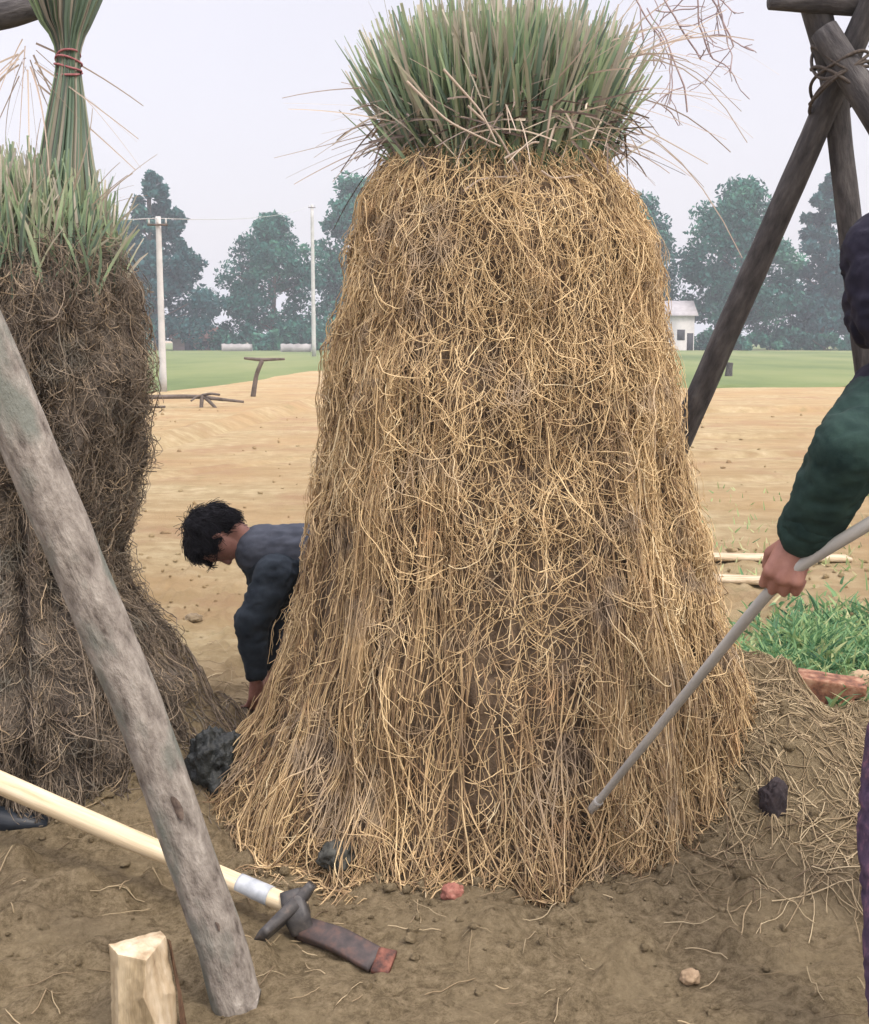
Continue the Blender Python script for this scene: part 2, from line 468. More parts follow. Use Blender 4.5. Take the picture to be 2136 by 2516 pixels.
def bank(name, a, bq, w, h):
    n = 60
    t = np.linspace(0, 1, n)
    A = np.array(a); B = np.array(bq)
    P = A + (B - A) * t[:, None]
    P[:, 1] += .35 * (fbm(P[:, 0] * .35, t * 3) - .5)
    d = norm(B - A); s = np.array([-d[1], d[0], 0])
    prof = np.array([-1, -.55, -.15, .15, .55, 1]); ph = np.array([-.25, .5, 1, .95, .45, -.25])
    V = P[:, None] + s * (prof * w)[None, :, None]
    V[..., 2] = ph[None] * h * (.6 + .8 * fbm(P[:, 0] * 1.3, P[:, 1] * .7))[:, None]
    idx = np.arange(n * 6).reshape(n, 6)
    Q = np.stack([idx[:-1, :-1], idx[:-1, 1:], idx[1:, 1:], idx[1:, :-1]], -1).reshape(-1, 4)
    return tag(np_mesh(name, V.reshape(-1, 3), Q, M['soil']), kind='structure')
bank('earth_bank', on_ground(200, 1140), on_ground(790, 985), .5, .17)
bank('earth_bank', on_ground(1600, 1015), on_ground(2500, 1010), .35, .14)

for (xa, ya, xb, yb, wd, hh) in ((1640, 1075, 2600, 1068, .28, .07), (1640, 1120, 2600, 1112, .24, .06), (1640, 1180, 2600, 1170, .2, .05), (1640, 1250, 2500, 1236, .16, .045), (250, 1190, 800, 1120, .2, .05)):
    bank('earth_bank', on_ground(xa, ya), on_ground(xb, yb), wd, hh)

# ---------------------------------------------------------------- root masses
class Mass:
    """outline given as right and left radius against height"""
    def __init__(s, cx, cy, zs, rl, rr, seed, rough=.05):
        o = np.argsort(zs)
        s.cx, s.cy = cx, cy
        s.zs = np.array(zs)[o]; s.rl = np.array(rl)[o]; s.rr = np.array(rr)[o]; s.seed = seed; s.rough = rough
    def rad(s, th, z):
        zc = np.clip(z, s.zs[0], s.zs[-1])
        l = np.interp(zc, s.zs, s.rl); r = np.interp(zc, s.zs, s.rr)
        w = (1 + np.cos(th)) / 2
        front = np.clip(-np.sin(th), 0, 1) ** 1.5 * smooth01((.75 - z) / .7)
        return (l * (1 - w) + r * w) * (1 - .13 * front)
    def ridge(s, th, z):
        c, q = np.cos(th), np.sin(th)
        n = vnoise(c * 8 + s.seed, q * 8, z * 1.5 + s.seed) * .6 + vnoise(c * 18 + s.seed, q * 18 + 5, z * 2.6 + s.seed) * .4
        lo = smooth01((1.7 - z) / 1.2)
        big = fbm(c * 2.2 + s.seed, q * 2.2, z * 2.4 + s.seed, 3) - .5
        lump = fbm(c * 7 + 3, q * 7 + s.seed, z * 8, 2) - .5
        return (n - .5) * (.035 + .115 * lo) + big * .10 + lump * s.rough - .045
    def pt(s, th, z, off):
        """point on the surface; below the ground the strand goes on outward along it"""
        below = np.maximum(-z, 0); off = np.minimum(off, .045)
        zc = np.maximum(z, 0.0)
        r = s.rad(th, zc) + s.ridge(th, zc) + off + below * .8
        x = s.cx + r * np.cos(th); y = s.cy + r * np.sin(th)
        g = height(x, y) + .006
        zz = np.maximum(zc, g + np.maximum(off, 0) * .3 * (z < 0.05)) - np.maximum(below - .02, 0) * .30
        zz = np.where(g > zc + .035, g - .03, zz)
        return np.stack([x, y, zz], -1)

def outline(pairs, axis_px, cy):
    cx = at(axis_px, 1258, cy).x
    zs = []; rl = []; rr = []
    for py, lx, rx in pairs:
        p = at(lx, py, cy); q = at(rx, py, cy)
        zs.append(p.z); rl.append(cx - p.x); rr.append(q.x - cx)
    return cx, zs, rl, rr

CY = 4.1
cx, zs, rl, rr = outline([(372, 960, 1478), (395, 930, 1513), (430, 905, 1531), (500, 868, 1580), (600, 848, 1615), (700, 831, 1621), (800, 812, 1636),
    (900, 790, 1664), (1000, 782, 1678), (1100, 774, 1682), (1200, 748, 1698), (1300, 728, 1724), (1400, 712, 1754), (1500, 696, 1776),
    (1600, 674, 1822), (1700, 646, 1850), (1760, 616, 1872), (1830, 574, 1890), (1900, 534, 1905), (1990, 506, 1900), (2060, 486, 1895)], 1225, CY)
main = Mass(cx, CY, zs, rl, rr, 1.7)
ZTOP = main.zs[-1]
CY2 = 4.25
cx2, zs2, rl2, rr2 = outline([(560, -190, 290), (600, -205, 305), (700, -220, 330), (780, -235, 350), (850, -240, 358), (950, -240, 362), (1050, -235, 352), (1150, -220, 338),
    (1250, -205, 318), (1350, -190, 296), (1450, -210, 325), (1550, -270, 392), (1650, -330, 448), (1750, -380, 482), (1850, -420, 492), (1930, -440, 490), (2000, -440, 488)], 60, CY2)
left = Mass(cx2, CY2, zs2, rl2, rr2, 23.1, .13)
ZTOP2 = left.zs[-1]

def hit(ms, px, py, lift=0.0):
    """where the line of sight through a photograph pixel meets the root mass or the ground"""
    for Yd in np.arange(2.2, 4.4, .01):
        p = at(px, py, Yd)
        th = math.atan2(p.y - ms.cy, p.x - ms.cx)
        r = float(ms.rad(th, max(p.z, 0.0))) + float(ms.ridge(np.array([th]), np.array([max(p.z, 0)]))[0])
        if math.hypot(p.x - ms.cx, p.y - ms.cy) < r + lift or p.z < hz(p.x, p.y): return p
    return p

def core_mesh(ms, inset):
    nz, nt_ = 90, 220
    th = np.linspace(0, 2 * np.pi, nt_, endpoint=False)
    z = np.linspace(-.06, ms.zs[-1], nz)
    TH, ZZ = np.meshgrid(th, z)
    thw = TH
    # periodic ridges: blend the two ends of the circle
    def rid(t): return ms.ridge(t, np.maximum(ZZ, 0))
    r = ms.rad(TH, np.maximum(ZZ, 0)) + rid(np.where(TH > np.pi, TH - 2 * np.pi, TH)) - inset + .05 * (fbm(np.cos(TH) * 11, np.sin(TH) * 11, ZZ * 12, 3) - .5)
    V = np.stack([ms.cx + r * np.cos(TH), ms.cy + r * np.sin(TH), ZZ], -1).reshape(-1, 3)
    idx = np.arange(nz * nt_).reshape(nz, nt_)
    A = idx[:-1]; B = idx[1:]
    Q = np.stack([A, np.roll(A, -1, 1), np.roll(B, -1, 1), B], -1).reshape(-1, 4)
    top = len(V)
    V = np.concatenate([V, [[ms.cx, ms.cy, ms.zs[-1] + .02]]])
    T = np.stack([idx[-1], np.roll(idx[-1], -1), np.full(nt_, top)], -1)
    return V, [Q, T]

def hanging(ms, n, seed, fat=1.0):
    """long roots that run down the surface"""
    g = np.random.default_rng(seed)
    S = 16
    th0 = g.uniform(-np.pi, np.pi, n)
    z0 = ms.zs[-1] * (1 - g.random(n) ** 1.25 * .97)
    # strands gather on the ridges
    keep = g.random(n) < .34 + 1.0 * (ms.ridge(th0, z0) / .06 + .5)
    th0 = th0[keep]; z0 = z0[keep]; n = len(th0)
    Ln = g.uniform(.2, .6, n) + g.uniform(0, .9, n) * smooth01((1.7 - z0) / .5)
    t = np.linspace(0, 1, S)[None]
    low = smooth01((1.5 - z0) / .5)
    wob = g.normal(0, 1, (n, 1)) * (.026 - .014 * low)[:, None] * np.sin(t * g.uniform(2, 7, (n, 1)) + g.uniform(0, 6, (n, 1)))
    drift = g.normal(0, .06, (n, 1)) * t
    jit = np.cumsum(g.normal(0, 1, (n, S)) * (.008 - .0035 * low)[:, None], 1)
    th = th0[:, None] + wob + drift + jit
    z = z0[:, None] - Ln[:, None] * t
    for N_, am in ((52, .85), (23, .55)):          # neighbouring roots hang together in locks
        ph = 6 * vnoise(np.cos(th) * 2 + ms.seed, np.sin(th) * 2, z * .9)
        k_ = am * smooth01((1.75 - z) / .9) * (.35 + .9 * vnoise(np.cos(th) * 5, np.sin(th) * 5 + ms.seed, z * 2 + 3))
        th = th - k_ / N_ * np.sin(N_ * th + ph)
    z = np.minimum(z, ms.zs[-1] - .005 + .0 * z)
    z = np.where(z < 0, np.maximum(z, -.32) * .6, z)
    off = g.exponential(.012, (n, 1)) * fat - .014 + .010 * np.sin(t * g.uniform(3, 9, (n, 1)) + g.uniform(0, 6, (n, 1))) + np.cumsum(g.normal(0, .0022, (n, S)), 1)
    P = ms.pt(th, z, off)
    rad = fat * g.uniform(.0011, .0024, n) * np.where(g.random(n) < .04, 1.7, 1)
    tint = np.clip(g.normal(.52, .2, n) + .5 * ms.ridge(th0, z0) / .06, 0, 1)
    return tubes(P, rad, 3, tint)

def tangles(ms, n, seed, zlo=0.0, zhi=9, fat=1.0, bias=False, ln=1.0):
    """short curly rootlets"""
    g = np.random.default_rng(seed)
    S = 13
    th0 = g.uniform(-np.pi, np.pi, n)
    z0 = g.uniform(max(zlo, .02), min(ms.zs[-1], zhi), n)
    if bias:
        kp = g.random(n) < np.clip(.42 + .6 * smooth01((z0 - .9) / .5) + .55 * np.cos(th0 + .5) * smooth01((1.4 - z0) / .4), .2, 1)
        th0 = th0[kp]; z0 = z0[kp]; n = len(th0)
    Ln = g.uniform(.06, .30, n) * ln
    ang = np.where(g.random(n) < .93, g.normal(-np.pi / 2, .4, n), g.uniform(0, 6.28, n))
    A = ang[:, None] + np.cumsum(g.normal(0, .18, (n, S)) + g.normal(0, .07, (n, 1)), 1)
    st = (Ln / S)[:, None]
    r0 = ms.rad(th0, z0)[:, None]
    th = th0[:, None] + np.cumsum(np.cos(A) * st, 1) / r0
    z = np.minimum(z0[:, None] + np.cumsum(np.sin(A) * st, 1), ms.zs[-1])
    z = np.where(z < 0, np.maximum(z, -.2), z)
    off = g.exponential(.018, (n, 1)) - .012 + np.cumsum(g.normal(0, .005, (n, S)), 1)
    P = ms.pt(th, z, off)
    return tubes(P, fat * g.uniform(.0010, .0024, n), 3, np.clip(g.normal(.5, .24, n), 0, 1))

def fuzz(ms, n, seed):
    """ends that stick out of the outline"""
    g = np.random.default_rng(seed)
    S = 8
    th0 = g.uniform(-np.pi, np.pi, n); z0 = g.uniform(.1, ms.zs[-1], n)
    t = np.linspace(0, 1, S)[None]
    Ln = g.uniform(.04, .16, n)[:, None]
    th = th0[:, None] + g.normal(0, .09, (n, 1)) * t + .02 * np.sin(6 * t + g.uniform(0, 6, (n, 1)))
    z = z0[:, None] + Ln * t * g.uniform(-1, .35, (n, 1)) - .04 * t * t
    off = Ln * .3 * t ** .7 * g.uniform(.2, 1, (n, 1))
    P = ms.pt(th, np.maximum(z, .01), off)
    return tubes(P, g.uniform(.0008, .0015, n), 3, np.clip(g.normal(.62, .15, n), 0, 1))

def loops(ms, n, seed):
    """stout single roots that wander across the others and loop out"""
    g = np.random.default_rng(seed)
    S = 22
    th0 = g.uniform(-np.pi, np.pi, n); z0 = g.uniform(.1, ms.zs[-1] * .97, n); Ln = g.uniform(.25, .8, n)
    ang = g.normal(-np.pi / 2, .6, n)
    A = ang[:, None] + np.cumsum(g.normal(0, .16, (n, S)), 1) + np.cumsum(g.normal(0, .07, (n, 1)) * np.ones((1, S)), 1)
    st = (Ln / S)[:, None]; r0 = ms.rad(th0, z0)[:, None]
    th = th0[:, None] + np.cumsum(np.cos(A) * st, 1) / r0
    z = np.minimum(z0[:, None] + np.cumsum(np.sin(A) * st, 1), ms.zs[-1]); z = np.maximum(z, -.12)
    off = .022 + .04 * np.sin(np.linspace(0, np.pi, S))[None] * g.random((n, 1)) ** 2
    return tubes(ms.pt(th, z, off), g.uniform(.0018, .0034, n), 4, np.clip(g.normal(.72, .15, n), 0, 1))

def skirt(ms, n, seed, thlo=-np.pi, thhi=np.pi, reach=.45, z1=.45):
    """roots spreading over the ground at the foot"""
    g = np.random.default_rng(seed)
    S = 14
    th0 = g.uniform(thlo, thhi, n); z0 = .03 + (z1 - .03) * g.random(n) ** 1.8
    t = np.linspace(0, 1, S)[None]
    Ln = g.uniform(.15, reach, (n, 1))
    fall = z0[:, None] * (1 - t * 1.5)
    th = th0[:, None] + g.normal(0, .28, (n, 1)) * t + g.normal(0, .05, (n, 1)) * np.sin(t * g.uniform(3, 8, (n, 1))) + np.cumsum(g.normal(0, .006, (n, S)), 1)
    z = np.where(fall < 0, fall / .3 * Ln * .5, fall)
    off = .012 + .05 * np.sin(np.pi * t) * g.random((n, 1)) * g.random((n, 1)) + .01 * np.sin(t * 9 + g.uniform(0, 6, (n, 1)))
    P = ms.pt(th, z, off)
    return tubes(P, g.uniform(.0012, .0028, n), 3, np.clip(g.normal(.30, .22, n), 0, 1))

clump = thing('grass_clump', (main.cx, main.cy, 0), 'huge dug-out grass clump in the middle with tall straw-coloured root mass and green top', 'plant', 'dug-out grass clumps with their roots')
V, F = core_mesh(main, .055)
np_mesh('root_soil', V, F, M['soil_core'], clump)
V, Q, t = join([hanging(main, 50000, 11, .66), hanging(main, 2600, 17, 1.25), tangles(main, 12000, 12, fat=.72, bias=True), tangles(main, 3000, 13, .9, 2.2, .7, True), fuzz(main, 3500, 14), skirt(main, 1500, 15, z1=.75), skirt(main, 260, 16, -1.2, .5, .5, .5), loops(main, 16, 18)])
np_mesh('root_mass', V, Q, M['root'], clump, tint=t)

clump2 = thing('grass_clump', (left.cx, left.cy, 0), 'darker soil-caked grass clump at the left edge with its blades tied up in a bundle', 'plant', 'dug-out grass clumps with their roots')
V, F = core_mesh(left, .012)
np_mesh('root_soil', V, F, M['soil_core_dark'], clump2)
V, Q, t = join([hanging(left, 1800, 21), tangles(left, 22000, 22, 0, 9, .75, ln=.7), fuzz(left, 2200, 24), skirt(left, 1500, 25), loops(left, 24, 26)])
np_mesh('root_mass', V, Q, M['root_soiled'], clump2, tint=t)

# blades on top -----------------------------------------------------
def blades(n, cx, cy, z0, rbase, rtop, lmin, lmax, seed, wid=(.005, .0105), tintf=None, curl=.05, stems=False):
    g = np.random.default_rng(seed)
    S = 6
    a = g.uniform(0, 2 * np.pi, n); q = np.sqrt(g.random(n))
    bx = cx + rbase * q * np.cos(a); by = cy + rbase * q * np.sin(a)
    out = rtop * q ** 1.2 + g.normal(0, .05, n)
    a2 = a + g.normal(0, .22, n)
    Ln = g.uniform(lmin, lmax, n)
    d = np.stack([np.cos(a2) * out, np.sin(a2) * out, np.ones(n) * (max(rtop, .25) + .28)], 1)
    d[:, :2] += g.normal(0, .08, (n, 2))
    d = norm(d)
    t = np.linspace(0, 1, S)[None, :, None]
    P = np.stack([bx, by, z0 - .10 * q ** 2 + g.normal(0, .02, n)], 1)[:, None] + d[:, None] * Ln[:, None, None] * t
    bend = norm(g.normal(size=(n, 3))) * curl * Ln[:, None]
    P = P + bend[:, None] * t * t
    W = g.uniform(*wid, n)[:, None] * np.linspace(1.25, .8, S)[None]
    W[:, -1] *= g.uniform(.15, 1, n)
    side = norm(g.normal(size=(n, 3)))
    tv = np.clip(g.normal(.44, .18, n), 0, 1) if tintf is None else tintf(g, n, q)
    tv = np.where(g.random(n) < .34, g.uniform(.66, .98, n), tv)
    tt = np.clip(tv[:, None] + np.linspace(-.10, .10, S)[None], 0, 1)
    tt[:, -1] = np.where(g.random(n) < .35, g.uniform(.68, .9, n), tt[:, -1])
    if stems:
        tt = np.clip(tv[:, None] + np.linspace(-.45, .06, S)[None], 0, 1)
        return ribbons(P, W, side, tt)
    tt[:, 0] = g.uniform(.70, .85, n); tt[:, 1] = .5 * tt[:, 1] + .5 * g.uniform(.1, .8, n)
    return ribbons(P, W, side, tt)

def whiskers(n, cx, cy, z0, rb, seed, elev=(-.5, .6), ln=(.3, .7), sag=.25, az=(0, 6.283)):
    """thin dry blades that stick out sideways"""
    g = np.random.default_rng(seed)
    S = 9
    a = g.uniform(*az, n); e = g.uniform(*elev, n)
    d = np.stack([np.cos(a) * np.cos(e), np.sin(a) * np.cos(e), np.sin(e)], 1)
    t = np.linspace(0, 1, S)[None, :, None]
    Ln = g.uniform(*ln, n)[:, None, None]
    P = np.stack([cx + rb * np.cos(a), cy + rb * np.sin(a), z0 + g.uniform(-.05, .1, n)], 1)[:, None] + d[:, None] * Ln * t
    P[..., 2] -= (sag * g.random(n)[:, None] * (t[..., 0] ** 2) * Ln[..., 0])
    P[..., :2] += g.normal(0, .10, (n, 1, 2)) * t ** 2 * Ln
    W = g.uniform(.0016, .0034, n)[:, None] * np.linspace(1.1, .5, S)[None]
    return ribbons(P, W, norm(g.normal(size=(n, 3))), g.random(n), .4)

ztuft = ZTOP - .01
V, Q, t = join([blades(2600, main.cx - .01, main.cy, ztuft + .02, .30, .15, .34, .475, 31, (.0032, .0075)), blades(800, main.cx - .01, main.cy, ztuft + .02, .30, .22, .28, .42, 32, (.003, .007), curl=.12), blades(600, main.cx - .01, main.cy, ztuft, .32, .25, .14, .40, 35, (.0025, .006), curl=.35)])
np_mesh('leaf_tuft', V, Q, M['leaf'], clump, tint=t, smooth=False)
V, Q, t = join([whiskers(60, main.cx, main.cy, ztuft + .10, .31, 33, (-.45, .35), (.18, .50)),
                whiskers(30, main.cx, main.cy, ztuft + .12, .22, 34, (.4, 1.1), (.5, .85), .9, (-.7, .5))])
np_mesh('dry_blades', V, Q, M['dry_leaf'], clump, tint=t, smooth=False)
def neck(n, cx, cy, z0, seed):
    g = np.random.default_rng(seed); S = 7
    a = g.uniform(0, 6.283, n); rr_ = g.uniform(.22, .41, n); tdir = a + np.pi / 2 * g.choice([-1, 1], n) + g.normal(0, .6, n)
    st = np.stack([np.cos(tdir), np.sin(tdir), g.normal(.05, .35, n)], 1); Ln = g.uniform(.05, .28, n)[:, None, None]
    t = np.linspace(0, 1, S)[None, :, None]
    P = np.stack([cx + rr_ * np.cos(a), cy + rr_ * np.sin(a), z0 + .09 - .35 * np.maximum(rr_ - .3, 0) + g.uniform(-.05, .08, n)], 1)[:, None] + norm(st)[:, None] * Ln * t
    P[..., 2] -= .10 * (t[..., 0] ** 2) * g.random((n, 1))
    W = g.uniform(.0018, .0048, n)[:, None] * np.linspace(1, .6, S)[None]
    return ribbons(P, W, norm(g.normal(size=(n, 3))), np.clip(g.normal(.45, .3, n), 0, 1))
V, Q, t = neck(650, main.cx, main.cy, ztuft - .02, 36)
np_mesh('leaf_sheaths', V, Q, tint_mat('dead_sheaths', [(0, (.13, .10, .09)), (.5, (.24, .19, .16)), (.8, (.36, .29, .22)), (1, (.55, .47, .36))]), clump, tint=t, smooth=False)
# a few thick pale blades bent down over the shoulder of the roots
def poly_tube(name, pts, r0, r1, m, parent, k=8, n=24):
    P = np.array([list(p) for p in pts]); s = np.linspace(0, 1, len(P)); q = np.linspace(0, 1, n)
    P = np.stack([np.interp(q, s, P[:, i]) for i in range(3)], 1)
    for _ in range(2):
        P[1:-1] = (P[:-2] + 2 * P[1:-1] + P[2:]) / 4
    V, Q, t = tubes(P[None], np.linspace(r0, r1, n)[None], k, np.array([.8]))
    return np_mesh(name, V, Q, m, parent, tint=t)

for k, pts in enumerate([[(1150, 260), (1225, 330), (1275, 425)], [(1355, 260), (1345, 330), (1330, 405)], [(1140, 470), (1180, 440), (1270, 432)], [(1240, 390), (1310, 350), (1325, 350)], [(1330, 420), (1360, 440), (1430, 430)], [(1000, 200), (1100, 300), (1230, 360)], [(1090, 170), (1180, 270), (1220, 350)]]):
    poly_tube('bent_blade', [hit(main, x, y, .012) if y > 400 else at(x, y, CY - .40 - .012 * k) for x, y in pts], .0042, .0028, M['dry_leaf'], clump, 5, 14)

# left clump: outer cut blades and the bundle tied with red string
def yellow_green(g, n, q): return np.clip(g.normal(.52, .15, n), 0, 1)
V, Q, t = join([blades(3200, left.cx, left.cy, ZTOP2 - .10, .33, -.08, .22, .36, 41, (.003, .0065), yellow_green, .12, True), blades(900, left.cx + .02, left.cy - .02, ZTOP2 - .14, .34, .0, .16, .34, 42, (.0025, .006), yellow_green, .35, True)])
np_mesh('leaf_tuft', V, Q, M['leaf'], clump2, tint=t, smooth=False)
def bundle(seed, n):
    g = np.random.default_rng(seed)
    knots = [(165, 580, .12), (165, 470, .105), (163, 380, .082), (165, 300, .066), (168, 200, .042), (168, 150, .032), (168, 95, .045), (162, 50, .085), (160, -30, .13)]
    C = np.array([list(at(x, y, left.cy - .02)) for x, y, r in knots]); rr_ = np.array([r for _, _, r in knots])
    q = np.linspace(0, len(knots) - 1, 15)
    C = np.stack([np.interp(q, np.arange(len(knots)), C[:, i]) for i in range(3)], 1)
    rq = np.interp(q, np.arange(len(knots)), rr_)
    a = g.uniform(0, 6.283, n); k = np.sqrt(g.random(n))
    tw = a[:, None] + np.linspace(0, .8, 15)[None]
    P = C[None] + (rq[None] * k[:, None])[..., None] * np.stack([np.cos(tw), np.sin(tw), 0 * tw], -1)
    W = g.uniform(.005, .009, n)[:, None] * np.ones((1, 15))
    t = np.clip(g.normal(.30, .18, n), 0, 1); t = np.where(g.random(n) < .3, .85, t)
    return ribbons(P, W, norm(g.normal(size=(n, 3))), t)
V, Q, t = bundle(45, 420)
np_mesh('leaf_bundle', V, Q, M['leaf'], clump2, tint=t, smooth=False)
V, Q, t = join([whiskers(26, left.cx + .08, left.cy, at(165, 170, left.cy).z, .03, 46, (-1.2, -.2), (.25, .5), .4), whiskers(34, left.cx + .04, left.cy, ZTOP2 + .02, .26, 47, (.2, 1.2), (.15, .35), .3)])
np_mesh('dry_blades', V, Q, M['dry_leaf'], clump2, tint=t, smooth=False)
cb = at(168, 160, left.cy - .02)
ts = np.linspace(0, 2 * np.pi * 4.4, 140)
rj = .040 + .004 * np.sin(ts * 2.7)
P = np.stack([cb.x + rj * np.cos(ts), cb.y + rj * np.sin(ts), cb.z - .035 + .07 * ts / ts[-1] + .016 * np.sin(ts * .83 + .5)], 1)
V, Q, t = tubes(P[None], np.array([.0038]), 6, np.array([.5]))
np_mesh('string_tie', V, Q, M['red_string'], clump2)

# ---------------------------------------------------------------- logs and poles
def log(name, pts, radii, m, parent=None, k=22, n=60, knob=.06, seed=0, caps=True, grain=.3, end_mat=None):
    P = np.array([list(p) for p in pts], float)
    s = np.concatenate([[0], np.cumsum(np.linalg.norm(np.diff(P, axis=0), axis=1))]); Lg = s[-1]
    q = np.linspace(0, Lg, n)
    C = np.stack([np.interp(q, s, P[:, i]) for i in range(3)], 1)
    for _ in range(4): C[1:-1] = (C[:-2] + 2 * C[1:-1] + C[2:]) / 4
    r = np.interp(q, s, np.array(radii, float))
    T = norm(np.gradient(C, axis=0))
    ref = np.array([0.0, 1, 0]) if abs(T[n // 2][1]) < .8 else np.array([1.0, 0, 0])
    n1 = norm(np.cross(T, ref)); n2 = np.cross(T, n1)
    a = np.arange(k) * 2 * np.pi / k
    A, Qq = np.meshgrid(a, q)
    disp = 1 + knob * 2 * (fbm(np.cos(A) * 1.6 + seed, np.sin(A) * 1.6 + seed, Qq * 5 + seed, 3) - .5) + knob * .8 * (fbm(np.cos(A) * 6 + seed, np.sin(A) * 6, Qq * 9, 2) - .5)
    RR = r[:, None] * disp
    V = C[:, None] + RR[..., None] * (np.cos(A)[..., None] * n1[:, None] + np.sin(A)[..., None] * n2[:, None])
    vec = np.stack([np.cos(A) * r.mean() * 1.0 + seed, np.sin(A) * r.mean(), Qq * grain], -1).reshape(-1, 3)
    V = V.reshape(-1, 3)
    idx = np.arange(n * k).reshape(n, k)
    Aq = idx[:-1]; B = idx[1:]
    Fq = np.stack([Aq, np.roll(Aq, -1, 1), np.roll(B, -1, 1), B], -1).reshape(-1, 4)
    F = [Fq]
    if caps:
        c0, c1 = len(V), len(V) + 1
        V = np.concatenate([V, C[[0, -1]]]); vec = np.concatenate([vec, vec[[0, -1]]])
        F.append(np.concatenate([np.stack([np.roll(idx[0], -1), idx[0], np.full(k, c0)], -1), np.stack([idx[-1], np.roll(idx[-1], -1), np.full(k, c1)], -1)]))
    return np_mesh(name, V, F, m, parent, vec=vec)

# near left leaning pole
g0 = at(632, 2620, 2.80)
pts = [Vector((g0.x, g0.y, hz(g0.x, g0.y) - .03))] + [at(x, y, 2.80) for x, y in ((590, 2493), (545, 2323), (466, 2097), (410, 1927), (342, 1735), (256, 1542), (179, 1350), (92, 1153), (5, 935), (-90, 715), (-420, -60))]
pl = thing('leaning_pole', pts[0], 'thick grey-brown unpeeled pole leaning across the left foreground', 'pole')
bark_part = log('bark_pole', pts, [.062, .061, .059, .057, .056, .057, .059, .060, .060, .060, .058, .054], M['bark'], pl, 32, 160, .085, 3, grain=.42)
for (x, y, rr_) in ((436, 1985, .020), (535, 2275, .008)):
    c = at(x, y, 2.80 - .056)
    th = np.linspace(0, 2 * np.pi, 14, endpoint=False)
    ring = [Vector((c.x + rr_ * .55 * math.cos(a) - rr_ * .5 * math.sin(a), c.y + .004 * math.cos(a * 2), c.z + rr_ * 1.5 * math.sin(a))) for a in th]
    V = np.array([list(v) for v in ring] + [list(c + Vector((0, -.006, 0)))]); F = np.stack([np.arange(14), (np.arange(14) + 1) % 14, np.full(14, 14)], -1)
    np_mesh('knot_scar', V, F, M['knot'], bark_part)

# right tripod of dark poles, lashed at the top
apex = at(2062, 190, 4.6)
tri = thing('pole_tripod', (apex.x, apex.y, 0), 'tripod of dark wooden poles lashed together at the top right', 'tripod')
def ext(a, bq, t): return a + (bq - a) * t
f1 = on_ground(1405, 1690); low = at(1710, 990, 5.05)
f1 = Vector((low.x + (low.x - apex.x) * .92, low.y + (low.y - apex.y) * .92, 0))
tt = apex.z / (apex.z - low.z); f1 = ext(apex, low, tt)
log('leg', [f1, low, apex, ext(apex, low, -.30)], [.058, .052, .046, .042], M['dark_bark'], tri, 20, 70, .06, 11)
f2 = at(2200, 1500, 4.75); tt = apex.z / (apex.z - f2.z)
a2 = at(2062, 330, 4.68)
log('leg', [ext(a2, f2, 1.32), f2, a2, at(2050, 190, 4.66), at(2005, 20, 4.6), at(1965, -130, 4.56)], [.052, .048, .044, .047, .052, .054], M['dark_bark'], tri, 20, 70, .06, 12)
f3 = Vector((2.9, 3.9, 0.0)); a3 = apex + Vector((-.01, -.10, .02))
log('leg', [f3, a3, ext(a3, f3, -.05)], [.060, .052, .048], M['dark_bark'], tri, 20, 70, .06, 13)
log('top_pole', [at(1890, 4, 4.55), at(2010, 0, 4.56), at(2300, 14, 4.58), at(2700, 60, 4.6)], [.028, .046, .052, .055], M['dark_bark'], tri, 18, 30, .06, 14)
P = []
for i in range(220):
    t = i / 219; a = t * 2 * math.pi * 6
    P.append((apex.x + .10 * math.cos(a), apex.y - .02 + .13 * math.sin(a), apex.z - .05 + .10 * t + .07 * math.sin(a + 1 + 2.2 * math.sin(a * .17)) + .015 * math.sin(a * 2.3)))
V, Q, t = tubes(np.array(P)[None], np.array([.0065]), 6, np.array([.5]))
np_mesh('rope_lashing', V, Q, M['rope'], tri)

# beam over the left clump and the one at the top right: rafters reaching up out of the picture
b1 = thing('roof_pole', at(-300, 90, 4.4), 'dark bluish pole end crossing the top left corner', 'pole')
log('log', [at(-700, 160, 4.4), at(25, 33, 4.4), at(92, 14, 4.4)], [.06, .048, .042], M['dark_bark'], b1, 18, 40, .05, 15)

tw0 = at(1650, -60, 4.35)
twg = np.random.default_rng(77); lines = []
def twig(p, d, ln, depth):
    S = 10; pts_ = [p.copy()]
    for k in range(S - 1):
        d = norm(d + twg.normal(0, .16, 3) * np.array([1, .6, 1]) + np.array([0, 0, -.035])); p = p + d * ln / S; pts_.append(p.copy())
    lines.append((np.array(pts_), .0030 - .0007 * depth))
    if depth < 2:
        for k in range(3 if depth == 0 else 2):
            j = int(twg.integers(3, S)); side = norm(d + twg.normal(0, .8, 3) * np.array([1, .4, 1]))
            twig(pts_[j], side, ln * twg.uniform(.35, .6), depth + 1)
for (x0, y0, dx, dz, ln) in ((1545, -40, .45, -.5, .26), (1600, -40, .7, -.6, .34), (1650, -50, .8, -.5, .36), (1700, -50, .6, -.75, .30), (1760, -40, .5, -.8, .22), (1590, 20, .25, -.9, .42)):
    twig(np.array(at(x0, y0, 4.35)), norm(np.array([dx, twg.normal(0, .15), dz])), ln, 0)
V, Q, t = tubes(np.array([l for l, r in lines]), np.array([r for l, r in lines]), 4, np.full(len(lines), .4))
o = np_mesh('bare_twigs', V - np.array(tw0), Q, M['twig'], tint=t); o.location = tw0
tag(o, 'thin bare twigs hanging into the sky at the upper right of the green blades', 'twigs')

